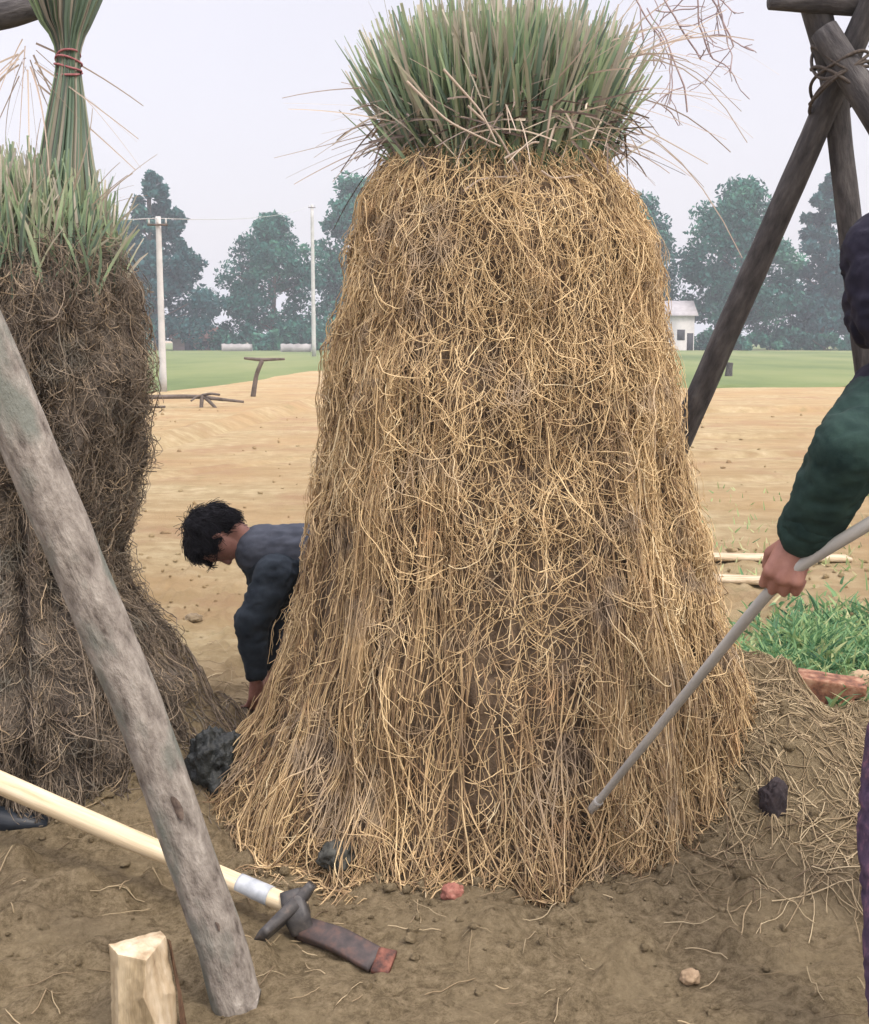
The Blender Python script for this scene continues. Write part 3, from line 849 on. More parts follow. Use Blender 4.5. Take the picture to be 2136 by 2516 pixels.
# ---------------------------------------------------------------- mattock
hd = at(722, 2238, 3.15)
hd.z = hz(hd.x, hd.y) + .075
tail = at(-60, 1897, 3.58)      # its far end rests on the roots of the left clump
mk = thing('mattock', (hd.x, hd.y, 0), 'mattock with long pale wooden handle lying behind the leaning pole', 'tool')
d = (hd - tail).normalized()
fer0 = tail + (hd - tail) * .845; fer1 = tail + (hd - tail) * .935
log('handle', [tail, tail + (hd - tail) * .5 + Vector((0, 0, -.006)), hd + d * .03], [.0345, .0300, .0255], M['pale_wood'], mk, 18, 60, .02, 5, grain=.06)
log('ferrule', [fer0, fer1], [.0275, .0275], M['ferrule'], mk, 20, 12, .012, 6)
# eye block, thin blade seen edge-on, broad blade with a rusty red edge
def bar(name, pts, w, h, m, parent, up=Vector((0, 0, 1)), n=14):
    """tapered flat bar: half width w[], half thickness h[] along pts"""
    P = np.array([list(p) for p in pts]); s = np.linspace(0, 1, len(P)); q = np.linspace(0, 1, n)
    C = np.stack([np.interp(q, s, P[:, i]) for i in range(3)], 1)
    W = np.interp(q, np.linspace(0, 1, len(w)), w); H = np.interp(q, np.linspace(0, 1, len(h)), h)
    T = norm(np.gradient(C, axis=0)); S_ = norm(np.cross(T, np.array(up))); U = np.cross(S_, T)
    prof = [(-1, -.6), (-.85, -1), (.85, -1), (1, -.6), (1, .6), (.85, 1), (-.85, 1), (-1, .6)]
    V = np.stack([C + S_ * (a * W)[:, None] + U * (b_ * H)[:, None] for a, b_ in prof], 1)
    k = 8; idx = np.arange(n * k).reshape(n, k); A = idx[:-1]; B = idx[1:]
    F = [np.stack([A, np.roll(A, -1, 1), np.roll(B, -1, 1), B], -1).reshape(-1, 4), np.stack([idx[0][::-1], idx[-1]])]
    return np_mesh(name, V.reshape(-1, 3), F, m, parent, smooth=False)
eye = at(742, 2295, 3.13); eye.z = max(eye.z, hz(eye.x, eye.y) + .03)
tp = at(768, 2172, 3.16); bt = at(640, 2392, 3.02)
tp.z = max(tp.z, hz(tp.x, tp.y) + .03); bt.z = max(bt.z, hz(bt.x, bt.y) + .006)
bar('thin_blade', [tp, hd + Vector((.008, 0, .005)), bt], [.012, .020, .012], [.016, .030, .034], M['iron'], mk, Vector((.3, -.6, .75)))
bar('head', [hd + Vector((-.005, .02, .03)), hd + Vector((.012, -.02, -.02)), eye], [.030, .036, .034], [.03, .034, .03], M['iron'], mk, Vector((.8, .2, .4)))
b2p = at(965, 2382, 2.98); b2p.z = max(b2p.z, hz(b2p.x, b2p.y) + .012)
b1p = at(925, 2366, 3.0); b1p.z = max(b1p.z, hz(b1p.x, b1p.y) + .016)
bb_ = bar('broad_blade', [eye, ext(eye, b1p, .5) + Vector((0, 0, .012)), b1p], [.030, .034, .036], [.022, .014, .010], M['blade'], mk, Vector((0, -.55, .8)))
bar('rusty_edge', [b1p, b2p], [.036, .033], [.010, .006], M['rust_red'], bb_, Vector((0, -.55, .8)), 5)

# ---------------------------------------------------------------- chopped wood block
wb = on_ground(345, 2560)
blk = thing('wood_block', (wb.x, wb.y, hz(wb.x, wb.y)), 'short squared block of chopped pale wood standing at the lower left', 'wood block')
bm = bmesh.new()
c0 = at(345, 2400, wb.y)
def bp(px, py, dy): return at(px, py, wb.y + dy)
topz = [bp(268, 2320, 0), bp(395, 2286, .09), bp(408, 2300, .06), bp(360, 2360, -.04), bp(290, 2345, -.03)]
bot = [bp(278, 2560, 0), bp(420, 2560, .09), bp(440, 2560, .05), bp(430, 2560, -.03), bp(290, 2560, -.05)]
for v in bot: v.z = wb.z - .05
mid = [ext(a, bq, .5) for a, bq in zip(topz, bot)]
mid[3] = bp(352, 2450, -.055); mid[2] = bp(432, 2440, .02)
rows = [topz, mid, bot]
pale_V = []; pale_F = []
for r_ in rows: pale_V += [list(v) for v in r_]
cen = sum((v for v in topz), Vector()) / 5; pale_V.append(list(cen + Vector((0, 0, .006))))
qs = []
for j in range(2):
    for i in range(5):
        i2 = (i + 1) % 5
        qs.append((j * 5 + i, (j + 1) * 5 + i, (j + 1) * 5 + i2, j * 5 + i2))
pale_V = np.array(pale_V)
o = np_mesh('split_wood', pale_V, [np.array(qs), np.array([(i, (i + 1) % 5, 15) for i in range(5)])], [M['cut_wood'], M['weathered']], blk, smooth=False, vec=pale_V * np.array([1, 1, .15]) * .6)
sb = o.modifiers.new('split', 'SUBSURF'); sb.subdivision_type = 'SIMPLE'; sb.levels = sb.render_levels = 4
tx = bpy.data.textures.new('chop', 'CLOUDS'); tx.noise_scale = .018; tx.noise_depth = 4
dm = o.modifiers.new('chop', 'DISPLACE'); dm.texture = tx; dm.strength = .008; dm.mid_level = .5; dm.texture_coords = 'LOCAL'
for k_, p_ in enumerate(o.data.polygons): p_.material_index = 1 if (k_ < 10 and k_ % 5 in (3, 4)) else 0
bv = o.modifiers.new('bevel', 'BEVEL'); bv.width = .005; bv.segments = 2
# bark left on its right side
V = np.array([list(bp(411, 2306, .062)), list(bp(421, 2330, .03)), list(bp(437, 2440, .015)), list(bp(446, 2440, .05)), list(bot[2] + Vector((.008, -.006, 0))), list(bot[2] + Vector((.02, .03, 0))), list(bp(420, 2312, .085))])
np_mesh('bark_strip', V, np.array([(0, 1, 2), (0, 2, 3), (2, 4, 5), (2, 5, 3), (0, 3, 6)]), M['wood_bark'], blk, smooth=False)

# ---------------------------------------------------------------- lumps: stones, clods, brick bits, bag
def lump(name, c, r, m, label, cat, seed, rough=.35, sub=4, sharp=2.2, group=None, sink=.15):
    bm = bmesh.new(); bmesh.ops.create_icosphere(bm, subdivisions=sub, radius=1)
    V = np.array([v.co for v in bm.verts]); F = np.array([[v.index for v in f.verts] for f in bm.faces]); bm.free()
    dd = 1 + rough * 2 * (fbm(V[:, 0] * sharp + seed, V[:, 1] * sharp + seed, V[:, 2] * sharp + 5, 3) - .5) + rough * .5 * (fbm(V[:, 0] * sharp * 4 + seed, V[:, 1] * sharp * 4, V[:, 2] * sharp * 4, 2) - .5)
    W = V * dd[:, None] * np.array(r) + np.array(c)
    W[:, 2] += r[2] * (1 - 2 * sink)
    o = np_mesh(name, W - np.array(c), F, m)
    o.location = c
    return tag(o, label, cat, group)

def gp(px, py):
    p = on_ground(px, py); z = hz(p.x, p.y)
    p = on_ground(px, py, z); return Vector((p.x, p.y, hz(p.x, p.y)))

cl_ = hit(main, 1112, 2200, .06); cl_.z -= .01
lump('clay_lump', cl_, (.030, .028, .026), M['red_clay'], 'red clay lump at the foot of the big root mass', 'clay lump', 1.1, .4)
lump('stone', gp(1695, 2400), (.024, .022, .02), M['stone_tan'], 'small tan stone on the bare soil in the right foreground', 'stone', 2.2)
c = hit(main, 832, 2125, -.01)
lump('stone', c, (.058, .05, .042), M['stone_grey'], 'dark grey-green rounded stone under the left of the big root mass', 'stone', 3.3, .45)
lump('stone', gp(475, 1528), (.052, .05, .028), M['stone_dark'], 'flat brown stone on the pale sand below the bent man', 'stone', 4.4, .35)
c = gp(1905, 2000); 
c = hit(main, 1900, 1985, -.02); c.z -= .03
lump('cloth_scrap', c, (.042, .04, .07), M['shoe'], 'dark purple-black cloth scrap caught in the roots at the lower right', 'cloth', 5.5, .4, 5, 1.3)
bg = gp(526, 1846)
lump('plastic_bag', bg, (.085, .09, .12), M['plastic_bag'], 'crumpled black plastic bag between the two clumps', 'bag', 6.6, .5, 5, 1.9)
# broken brick and pale stone by the grass
bk = gp(2015, 1722)
bm = bmesh.new(); bmesh.ops.create_cube(bm, size=1)
bmesh.ops.subdivide_edges(bm, edges=bm.edges[:], cuts=5, use_grid_fill=True)
V = np.array([v.co for v in bm.verts]); bm.verts.ensure_lookup_table(); F = np.array([[v.index for v in f.verts] for f in bm.faces]); bm.free()
V = V * (1 + .22 * (fbm(V[:, 0] * 3 + 4, V[:, 1] * 3, V[:, 2] * 3) - .5))[:, None]
V = V * np.array([.29, .14, .115]); V[:, 0] += .04 * (V[:, 2] > 0)
o = np_mesh('brick', V, F, M['brick'], smooth=False); o.location = (bk.x, bk.y, bk.z + .06); o.rotation_euler = (R(4), R(6), R(-14))
bv = o.modifiers.new('bevel', 'BEVEL'); bv.width = .004
tag(o, 'broken red-brown brick lying by the grass patch at the right', 'brick')
lump('stone', gp(2112, 1690), (.055, .05, .05), M['stone_tan'], 'pale stone at the right edge beside the broken brick', 'stone', 7.7, .3)
# rubber boot toe at the left edge
bo = gp(35, 2040)
def boot_mesh():
    ring = 18; V = []; 
    prof = [(-.27, .030, .030), (-.24, .042, .048), (-.17, .048, .062), (-.09, .043, .085), (-.03, .040, .11), (.02, .042, .13), (.045, .035, .125)]
    for yv, w, h in prof:
        for i in range(ring):
            a = 2 * math.pi * i / ring
            zz = max(math.sin(a), -.75)
            V.append((-yv, w * math.cos(a), h * .55 * (zz + .75)))
    idx = np.arange(len(V)).reshape(len(prof), ring); A = idx[:-1]; B = idx[1:]
    return np.array(V), [np.stack([A, np.roll(A, -1, 1), np.roll(B, -1, 1), B], -1).reshape(-1, 4), np.stack([idx[0][::-1], idx[-1]])]
V, F = boot_mesh()
o = np_mesh('rubber_shoe', V, F, M['rubber']); o.location = (bo.x - .20, bo.y + .08, bo.z); o.rotation_euler = (0, 0, R(8))
tag(o, 'dark navy rubber shoe lying at the left edge under the pale handle', 'shoe')

# loose straw, root bits and soil crumbs
g = np.random.default_rng(51)
def ground_strands(n, xr, yr, ln, g):
    S = 7
    x0 = g.uniform(*xr, n); y0 = g.uniform(*yr, n); a = g.uniform(0, 6.283, n)
    A = a[:, None] + np.cumsum(g.normal(0, .16, (n, S)), 1)
    st = (g.uniform(*ln, n) / S)[:, None]
    x = x0[:, None] + np.cumsum(np.cos(A) * st, 1); y = y0[:, None] + np.cumsum(np.sin(A) * st, 1)
    z = height(x, y) + .004 + .008 * g.random((n, 1))
    return tubes(np.stack([x, y, z], -1), g.uniform(.0009, .0022, n), 3, np.clip(g.normal(.45, .25, n), 0, 1))
V, Q, t = join([ground_strands(420, (-1.6, 1.6), (2.5, 4.8), (.03, .2), g), ground_strands(2600, (.8, 1.9), (3.2, 5.3), (.05, .30), g), ground_strands(500, (-1.2, .2), (4.6, 6.5), (.06, .2), g)])
o = np_mesh('straw_litter', V, Q, M['litter'], tint=t); tag(o, 'loose root fibres strewn over the soil', 'straw', kind='stuff')
V, Q, t = ground_strands(1100, (-1.45, -.72), (3.9, 5.0), (.05, .25), g)
o = np_mesh('root_litter', V, Q, M['root_soiled'], tint=t); tag(o, 'dark root bits lying on the earth heap between the clumps', 'roots', kind='stuff')
bm = bmesh.new(); bmesh.ops.create_icosphere(bm, subdivisions=2, radius=1)
B0 = np.array([v.co for v in bm.verts]); F0 = np.array([[v.index for v in f.verts] for f in bm.faces]); bm.free()
Vs = []; Fs = []; n = 0
for i in range(2450):
    far = i > 1500; vfar = i > 2000
    x = g.uniform(-1.7, 1.9) if not far else g.uniform(-2.6, 3.2); y = g.uniform(2.5, 5.0) if not far else g.uniform(5, 10)
    s = .003 + .011 * g.random() ** 4 + (.006 if far else 0)
    if vfar: y = 8 + 20 * g.random() ** 1.3; x = g.uniform(-.32, .42) * y; s = .01 + .028 * g.random() ** 3
    q = B0 * (1 + 1.0 * (vnoise(B0[:, 0] * 1.7 + i * .37, B0[:, 1] * 1.7 + i * .21, B0[:, 2] * 1.7) - .5))[:, None] * s * g.uniform(.6, 1.3, 3)
    q = q + np.array([x, y, hz(x, y) + s * .3]); Vs.append(q); Fs.append(F0 + n); n += len(q)
o = np_mesh('soil_crumbs', np.concatenate(Vs), np.concatenate(Fs), M['soil']); tag(o, 'small crumbs of soil scattered on the ground', 'soil', kind='stuff')

Vs = []; Fs = []; n = 0
for i in range(420):
    a = g.uniform(-2.9, -.1); r0 = float(main.rad(a, .02)) + g.normal(.0, .09)
    if i % 4 == 0: x = left.cx + (float(left.rad(a, .02)) + g.normal(0, .08)) * math.cos(a); y = left.cy + (float(left.rad(a, .02)) + g.normal(0, .08)) * math.sin(a)
    else: x = main.cx + r0 * math.cos(a); y = main.cy + r0 * math.sin(a)
    s = .004 + .015 * g.random() ** 4
    q = B0 * (1 + 1.1 * (vnoise(B0[:, 0] * 1.7 + i * .37, B0[:, 1] * 1.7 + i * .21, B0[:, 2] * 1.7) - .5))[:, None] * s * g.uniform(.7, 1.3, 3)
    q = q + np.array([x, y, hz(x, y) + s * .4]); Vs.append(q); Fs.append(F0 + n); n += len(q)
o = np_mesh('soil_clods', np.concatenate(Vs), np.concatenate(Fs), M['soil']); tag(o, 'brown clods fallen round the foot of the roots', 'soil', kind='stuff')

# grass patch at the right
gx = []
g = np.random.default_rng(61)
def in_patch(n):
    px = g.normal(2030, 80, n); py = g.normal(1605, 50, n)
    px2 = g.normal(1905, 40, n // 4); py2 = g.normal(1650, 35, n // 4)
    px3 = g.uniform(2080, 2500, n // 3); py3 = g.uniform(1500, 1660, n // 3)
    return np.concatenate([px, px2, px3]), np.concatenate([py, py2, py3])
px, py = in_patch(2600)
B = np.array([list(on_ground(a, b_)) for a, b_ in zip(px, py)]); B[:, 2] = height(B[:, 0], B[:, 1])
n = len(B); S = 5; t = np.linspace(0, 1, S)[None, :, None]
d = norm(np.stack([g.normal(0, .55, n), g.normal(0, .55, n), np.ones(n)], 1)); Ln = g.uniform(.05, .16, n)[:, None, None]
P = B[:, None] + d[:, None] * Ln * t; P[..., 2] -= .35 * Ln[..., 0] * (t[..., 0] ** 2) * g.random((n, 1)); P[..., :2] += d[:, None, :2] * Ln * t ** 2 * .5
W = g.uniform(.004, .011, n)[:, None] * np.array([1, 1.1, .9, .6, .1])[None]
V, Q, tv = ribbons(P, W, norm(g.normal(size=(n, 3))), np.clip(g.normal(.44, .2, n), 0, 1))
m_g = tint_mat('green_weeds', [(0, (.04, .11, .06)), (.35, (.11, .24, .11)), (.55, (.24, .38, .16)), (.75, (.38, .44, .20)), (1, (.46, .44, .24))], rough=.55, spec=.3, trans=.3)
o = np_mesh('weed_patch', V, Q, m_g, tint=tv, smooth=False); tag(o, 'bright green weeds growing beside the broken brick', 'grass', kind='stuff')
# thin sprouts on the sand at the right
px = g.uniform(1730, 2150, 260); py = g.uniform(1200, 1440, 260)
B = np.array([list(on_ground(a, b_)) for a, b_ in zip(px, py)]); B[:, 2] = height(B[:, 0], B[:, 1])
px = px; n = len(B); d = norm(np.stack([g.normal(0, .7, n), g.normal(0, .7, n), np.ones(n)], 1)); Ln = g.uniform(.04, .10, n)[:, None, None]
P = B[:, None] + d[:, None] * Ln * t
W = g.uniform(.004, .010, n)[:, None] * np.array([1, 1.1, .9, .6, .1])[None]
V, Q, tv = ribbons(P, W, norm(g.normal(size=(n, 3))), np.clip(g.normal(.75, .2, n), 0, 1))
o = np_mesh('dry_sprouts', V, Q, m_g, tint=tv, smooth=False); tag(o, 'sparse yellowing sprouts on the tan soil', 'grass', kind='stuff')

# pale planks lying on the sand at the right
def plank(px0, px1, py, label, rz=0):
    a = gp(px0, py); c = gp(px1, py)
    o = bar('plank', [a + Vector((0, 0, .035)), c + Vector((0, 0, .035))], [.09, .085], [.018, .016], M['cut_wood'], None)
    V = np.zeros(len(o.data.vertices) * 3); o.data.vertices.foreach_get('co', V); V = V.reshape(-1, 3)
    at_ = o.data.attributes.new('grain', 'FLOAT_VECTOR', 'POINT'); at_.data.foreach_set('vector', (V * np.array([.12, 1, 1])).astype(np.float32).ravel())
    return tag(o, label, 'plank', 'pale planks on the sand')
plank(1700, 2085, 1380, 'longer pale plank on the tan soil behind the hand on the pipe')
plank(1690, 1890, 1425, 'shorter pale plank on the tan soil, nearer than the longer plank')

# ---------------------------------------------------------------- fallen branch and post by the field
fb0 = gp(300, 1000)
fb = thing('fallen_branch', (fb0.x, fb0.y, 0), 'dark fallen pole with forked branch stubs on the sand before the field', 'branch')
q0 = gp(330, 1003); q1 = gp(600, 1000)
log('stem', [q0 + Vector((0, 0, .25)), ext(q0, q1, .55) + Vector((0, 0, .26)), q1 + Vector((0, 0, .12))], [.055, .05, .03], M['trunk'], fb, 12, 24, .1, 21)
f0 = ext(q0, q1, .62) + Vector((0, 0, .28))
for (x, y, r_) in ((492, 1045, .05), (545, 1020, .045), (540, 970, .035), (470, 985, .03)):
    e = at(x, y, f0.y - .3)
    log('branch', [f0, ext(f0, e, .5) + Vector((0, 0, .04)), e], [r_, r_ * .9, r_ * .7], M['trunk'], fb, 10, 12, .1, x)
log('branch', [q0 + Vector((0, -1.2, .08)), q0 + Vector((1.0, -1.25, .10))], [.04, .025], M['trunk'], fb, 10, 12, .1, 29)
ps = gp(622, 975)
po = thing('crooked_post', (ps.x, ps.y, 0), 'short crooked post with a crosspiece at the edge of the field', 'post')
log('post', [ps, at(630, 920, ps.y), at(645, 885, ps.y)], [.07, .06, .06], M['trunk'], po, 10, 16, .12, 31)
log('crosspiece', [at(600, 880, ps.y), at(640, 884, ps.y), at(700, 882, ps.y)], [.035, .05, .03], M['trunk'], po, 10, 16, .1, 32)
st = gp(1790, 928)
o = log('stump', [st, st + Vector((.02, 0, .35)), st + Vector((.05, 0, .62))], [.17, .14, .13], M['dark_bark'], None, 12, 12, .15, 33)
tag(o, 'small dark stump in the field behind the right dark pole', 'stump')

# utility poles and wire
def upole(px, top, base, label, r0, topdark):
    p = gp(px, base); tpz = at(px, top, p.y).z
    u = thing('utility_pole', (p.x, p.y, 0), label, 'utility pole', 'utility poles by the field')
    log('shaft', [p, Vector((p.x, p.y, tpz))], [r0, r0 * .7], M['concrete'], u, 12, 12, .01, px)
    ca_ = log('crossarm', [Vector((p.x - .3, p.y - .12, tpz - .25)), Vector((p.x + .3, p.y - .12, tpz - .25))], [.03, .03], M['trunk'], u, 8, 4, .01, 1)
    for dx in (-.25, 0, .25):
        log('insulator', [Vector((p.x + dx, p.y - .12, tpz - .21)), Vector((p.x + dx, p.y - .12, tpz - .06))], [.03, .022], M['concrete'], ca_, 8, 4, .01, 1)
    return p, tpz
p1, t1 = upole(402, 532, 962, 'slim pale concrete utility pole before the dark conifer', .115, 0)
p2, t2 = upole(772, 503, 878, 'slim grey utility pole right beside the big root mass', .19, 1)
w = []
for k in range(40):
    s = k / 39; a = Vector((p1.x, p1.y - .12, t1 - .06)); c = Vector((p1.x - 34, p1.y - 4, t1 + .2))
    q = ext(a, c, s); q.z -= 1.2 * 4 * s * (1 - s) * .5; w.append(list(q))
w2 = []
for k in range(40):
    s = k / 39; a = Vector((p1.x, p1.y - .12, t1 - .06)); c = Vector((p2.x, p2.y - .12, t2 - .06))
    q = ext(a, c, s); q.z -= 1.6 * s * (1 - s); w2.append(list(q))
V, Q, t = tubes(np.array([w, w2]), np.array([.012, .012]), 5, np.array([.5, .5]))
tag(np_mesh('overhead_wire', V, Q, M['concrete']), 'thin overhead wire strung on the utility poles', 'wire')

# ---------------------------------------------------------------- far buildings
def house(px0, px1, base, eave, ridge, wm, label, win):
    a = on_ground(px0, base); c = on_ground(px1, base); Yd = a.y; w_ = c.x - a.x
    ze = at(px0, eave, Yd).z; zr = at(px0, ridge, Yd).z; D = 6.0
    h = thing('house', ((a.x + c.x) / 2, Yd + D / 2, 0), label, 'house')
    V = np.array([(a.x, Yd, -.2), (c.x, Yd, -.2), (c.x, Yd + D, -.2), (a.x, Yd + D, -.2), (a.x, Yd, ze), (c.x, Yd, ze), (c.x, Yd + D, ze), (a.x, Yd + D, ze), (a.x, Yd + D / 2, zr - .1), (c.x, Yd + D / 2, zr - .1)])
    wl_ = np_mesh('walls', V, [np.array([(0, 1, 5, 4), (1, 2, 6, 5), (2, 3, 7, 6), (3, 0, 4, 7)]), np.array([(4, 8, 7), (5, 6, 9)])], wm, h, smooth=False)
    e = .4; th = .15
    f = [(a.x - e, Yd - e, ze - .12), (c.x + e, Yd - e, ze - .12), (c.x + e, Yd + D / 2, zr), (a.x - e, Yd + D / 2, zr), (c.x + e, Yd + D + e, ze - .12), (a.x - e, Yd + D + e, ze - .12)]
    V = np.array(f + [(x, y, z + th) for x, y, z in f])
    np_mesh('roof', V, np.array([(0, 1, 2, 3), (3, 2, 4, 5), (6, 9, 8, 7), (9, 11, 10, 8), (0, 6, 7, 1), (5, 4, 10, 11), (0, 3, 9, 6), (3, 5, 11, 9), (1, 7, 8, 2), (2, 8, 10, 4)]), M['grey_roof'] if wm is M['wall'] else M['roof'], h, smooth=False)
    for fx, fz0, fz1, fw, nm in win:
        x = a.x + w_ * fx; z0 = ze * fz0; z1 = ze * fz1; y = Yd - .03
        V = np.array([(x - fw, y, z0), (x + fw, y, z0), (x + fw, y, z1), (x - fw, y, z1), (x - fw, y + .2, z0), (x + fw, y + .2, z0), (x + fw, y + .2, z1), (x - fw, y + .2, z1)])
        np_mesh(nm, V, np.array([(0, 1, 2, 3), (0, 4, 5, 1), (1, 5, 6, 2), (2, 6, 7, 3), (3, 7, 4, 0)]), M['dark_open'], wl_, smooth=False)
house(425, 520, 862, 830, 805, M['pinkwall'], 'small far pink house with clay roof left of the slim trees', [(.42, 0, .75, .55, 'door'), (.8, .35, .75, .5, 'window')])
house(1640, 1705, 862, 775, 740, M['wall'], 'white far house half hidden behind the right of the root mass', [(.5, .3, .6, .5, 'window'), (.85, 0, .5, .4, 'door')])
def lowwall(px0, px1, base, top, label):
    a = on_ground(px0, base); c = on_ground(px1, base); z = at(px0, top, a.y).z
    V = []; n = 12
    for i in range(n + 1):
        x = a.x + (c.x - a.x) * i / n; zt = z * (1 + .06 * math.sin(i * 2.1))
        V += [(x, a.y, -.1), (x, a.y, zt), (x, a.y + .3, zt), (x, a.y + .3, -.1)]
    idx = np.arange((n + 1) * 4).reshape(n + 1, 4); A = idx[:-1]; B = idx[1:]
    tag(np_mesh('low_wall', np.array(V), [np.stack([A, np.roll(A, -1, 1), np.roll(B, -1, 1), B], -1).reshape(-1, 4), np.stack([idx[0], idx[-1][::-1]])], M['dull_wall'], smooth=False), label, 'wall')
lowwall(545, 620, 864, 845, 'short pale wall under the round tree, farther from the utility pole')
lowwall(690, 765, 866, 845, 'short pale wall next to the grey utility pole')

# ---------------------------------------------------------------- trees
def crown_quads(C, r, n, size, g, flat=1.0):
    """leaf sprays through blobs: C (m,3), r (m,)"""
    m_ = len(C); k = g.integers(0, m_, n)
    d = norm(g.normal(size=(n, 3))); q = g.random(n) ** .45
    p = C[k] + d * (r[k] * q)[:, None] * np.array([1, 1, flat])
    s = g.uniform(.5, 1.3, n)[:, None] * size
    u = norm(g.normal(size=(n, 3))); v = norm(np.cross(u, g.normal(size=(n, 3))))
    V = np.stack([p - u * s, p + v * s * .5, p + u * s, p - v * s * .5], 1)
    tone = g.normal(0, .18, m_)
    t = np.clip(.42 + tone[k] + g.normal(0, .17, n) + .12 * d[:, 2], 0, 1)
    return V.reshape(-1, 3), np.arange(n * 4).reshape(n, 4), np.repeat(t, 4)

def tree(px, Yd, top, wpx, kind, label, seed, low=None, n=19000):
    g = np.random.default_rng(seed)
    base = at(px, 1000, Yd); base.z = 0
    H = at(px, top, Yd).z; Wd = wpx / FPX * Yd
    t_ = thing('conifer_tree' if kind == 'cone' else 'broadleaf_tree', base, label, 'tree', 'trees beyond the field')
    bx, by = base.x, base.y
    lean = g.normal(0, .02)
    tk_ = log('trunk', [Vector((bx, by, -.1)), Vector((bx + lean * H, by, H * .45)), Vector((bx + lean * H * 2, by, H * .9))], [H * .022, H * .015, H * .004], M['trunk'], t_, 10, 20, .08, seed)
    m_ = 120; C = []; r_ = []
    for i in range(m_):
        f = g.random()
        if kind == 'cone':
            f = f ** 1.25
            z = H * (.14 + .84 * f); rm = Wd * .5 * (1 - f) ** .72 * (.8 + .45 * vnoise(f * 9, seed)) + .15
            a = g.uniform(0, 6.283); rr2 = rm * math.sqrt(g.random())
            C.append((bx + rr2 * math.cos(a), by + rr2 * math.sin(a), z - rr2 * .15)); r_.append(H * .07 * (1.35 - f))
        else:
            z = H * (.16 + .79 * f); pr = math.sin(math.pi * min(1, (.12 + .88 * f)) ** .9) ** .6
            rm = Wd * .5 * max(pr, .12) * (.78 + .4 * vnoise(f * 7, seed + 2))
            a = g.uniform(0, 6.283); rr2 = rm * math.sqrt(g.random())
            C.append((bx + rr2 * math.cos(a), by + rr2 * math.sin(a), z)); r_.append(H * g.uniform(.07, .125))
    C = np.array(C); r_ = np.array(r_)
    # limbs to some of the clusters
    lim = []
    for i in range(0, m_, 4):
        s0 = np.array([bx + lean * C[i, 2], by, max(C[i, 2] - H * .12, H * .1)])
        lim.append(np.stack([s0 + (C[i] - s0) * q for q in np.linspace(0, 1, 5)]))
    V, Q, tt_ = tubes(np.array(lim), np.full(len(lim), H * .004), 4, np.full(len(lim), .5))
    np_mesh('limbs', V, Q, M['trunk'], tk_)
    V, Q, tt_ = crown_quads(C, r_, n, H * .017, g, .8)
    np_mesh('crown', V, Q, M['foliage_pine'] if kind == 'cone' else M['foliage'], t_, tint=tt_, smooth=False)
tree(392, 162, 418, 330, 'cone', 'tall pointed dark conifer right of the left clump', 101)
tree(318, 168, 540, 170, 'round', 'lower dark tree showing just right of the left clump', 102)
tree(672, 168, 525, 255, 'round', 'rounded green tree between the two utility poles', 103)
tree(880, 174, 430, 200, 'round', 'tall green tree half hidden behind the left shoulder of the root mass', 104)
tree(1572, 174, 480, 130, 'round', 'tree whose edge peeps out behind the right shoulder of the root mass', 105)
tree(1805, 166, 437, 270, 'round', 'broad bluish-green tree between the root mass and the dark leaning pole', 106, n=22000)
tree(2015, 171, 420, 230, 'cone', 'bluish conifer between the two dark tripod poles', 107)
tree(2290, 168, 500, 240, 'round', 'tree beyond the right edge behind the standing person', 108)
def shrub(px, Yd, top, wpx, seed, label):
    g = np.random.default_rng(seed)
    b_ = at(px, 1000, Yd); H = at(px, top, Yd).z; Wd = wpx / FPX * Yd
    t_ = thing('shrub', (b_.x, Yd, 0), label, 'shrub', 'shrubs along the far edge of the field')
    m_ = 22
    C = np.stack([b_.x + g.normal(0, Wd * .22, m_), Yd + g.normal(0, 1.2, m_), g.uniform(.1, .85, m_) * H], 1)
    V, Q, tt_ = crown_quads(C, np.full(m_, H * .3), 1900, .36, g)
    V[:, 2] = np.maximum(V[:, 2], 0.02)
    np_mesh('leaves', V, Q, M['foliage'], t_, tint=tt_, smooth=False)
    lim = np.array([np.stack([np.array([b_.x, Yd, 0]) + (C[i] - np.array([b_.x, Yd, 0])) * q for q in np.linspace(0, 1, 4)]) for i in range(8)])
    V, Q, tt_ = tubes(lim, np.full(8, .05), 4, np.full(8, .5)); np_mesh('stems', V, Q, M['trunk'], t_)
for i, (px, Yd, top, w_, lb) in enumerate([(350, 158, 787, 130, 'shrub at the foot of the lower dark tree on the left'), (560, 162, 792, 130, 'shrub between the pink house and the rounded tree'),
        (655, 160, 812, 110, 'shrub under the rounded green tree'), (735, 162, 792, 90, 'shrub left of the grey utility pole'), (815, 162, 782, 110, 'shrub beside the left edge of the big root mass'),
        (1735, 162, 812, 110, 'shrub by the white house'), (1830, 160, 822, 130, 'shrub under the broad bluish-green tree'), (1925, 164, 807, 130, 'shrub left of the bluish conifer'), (2030, 160, 822, 130, 'shrub at the foot of the bluish conifer'), (2140, 162, 812, 150, 'shrub behind the standing person')]):
    shrub(px, Yd, top, w_, 200 + i, lb)

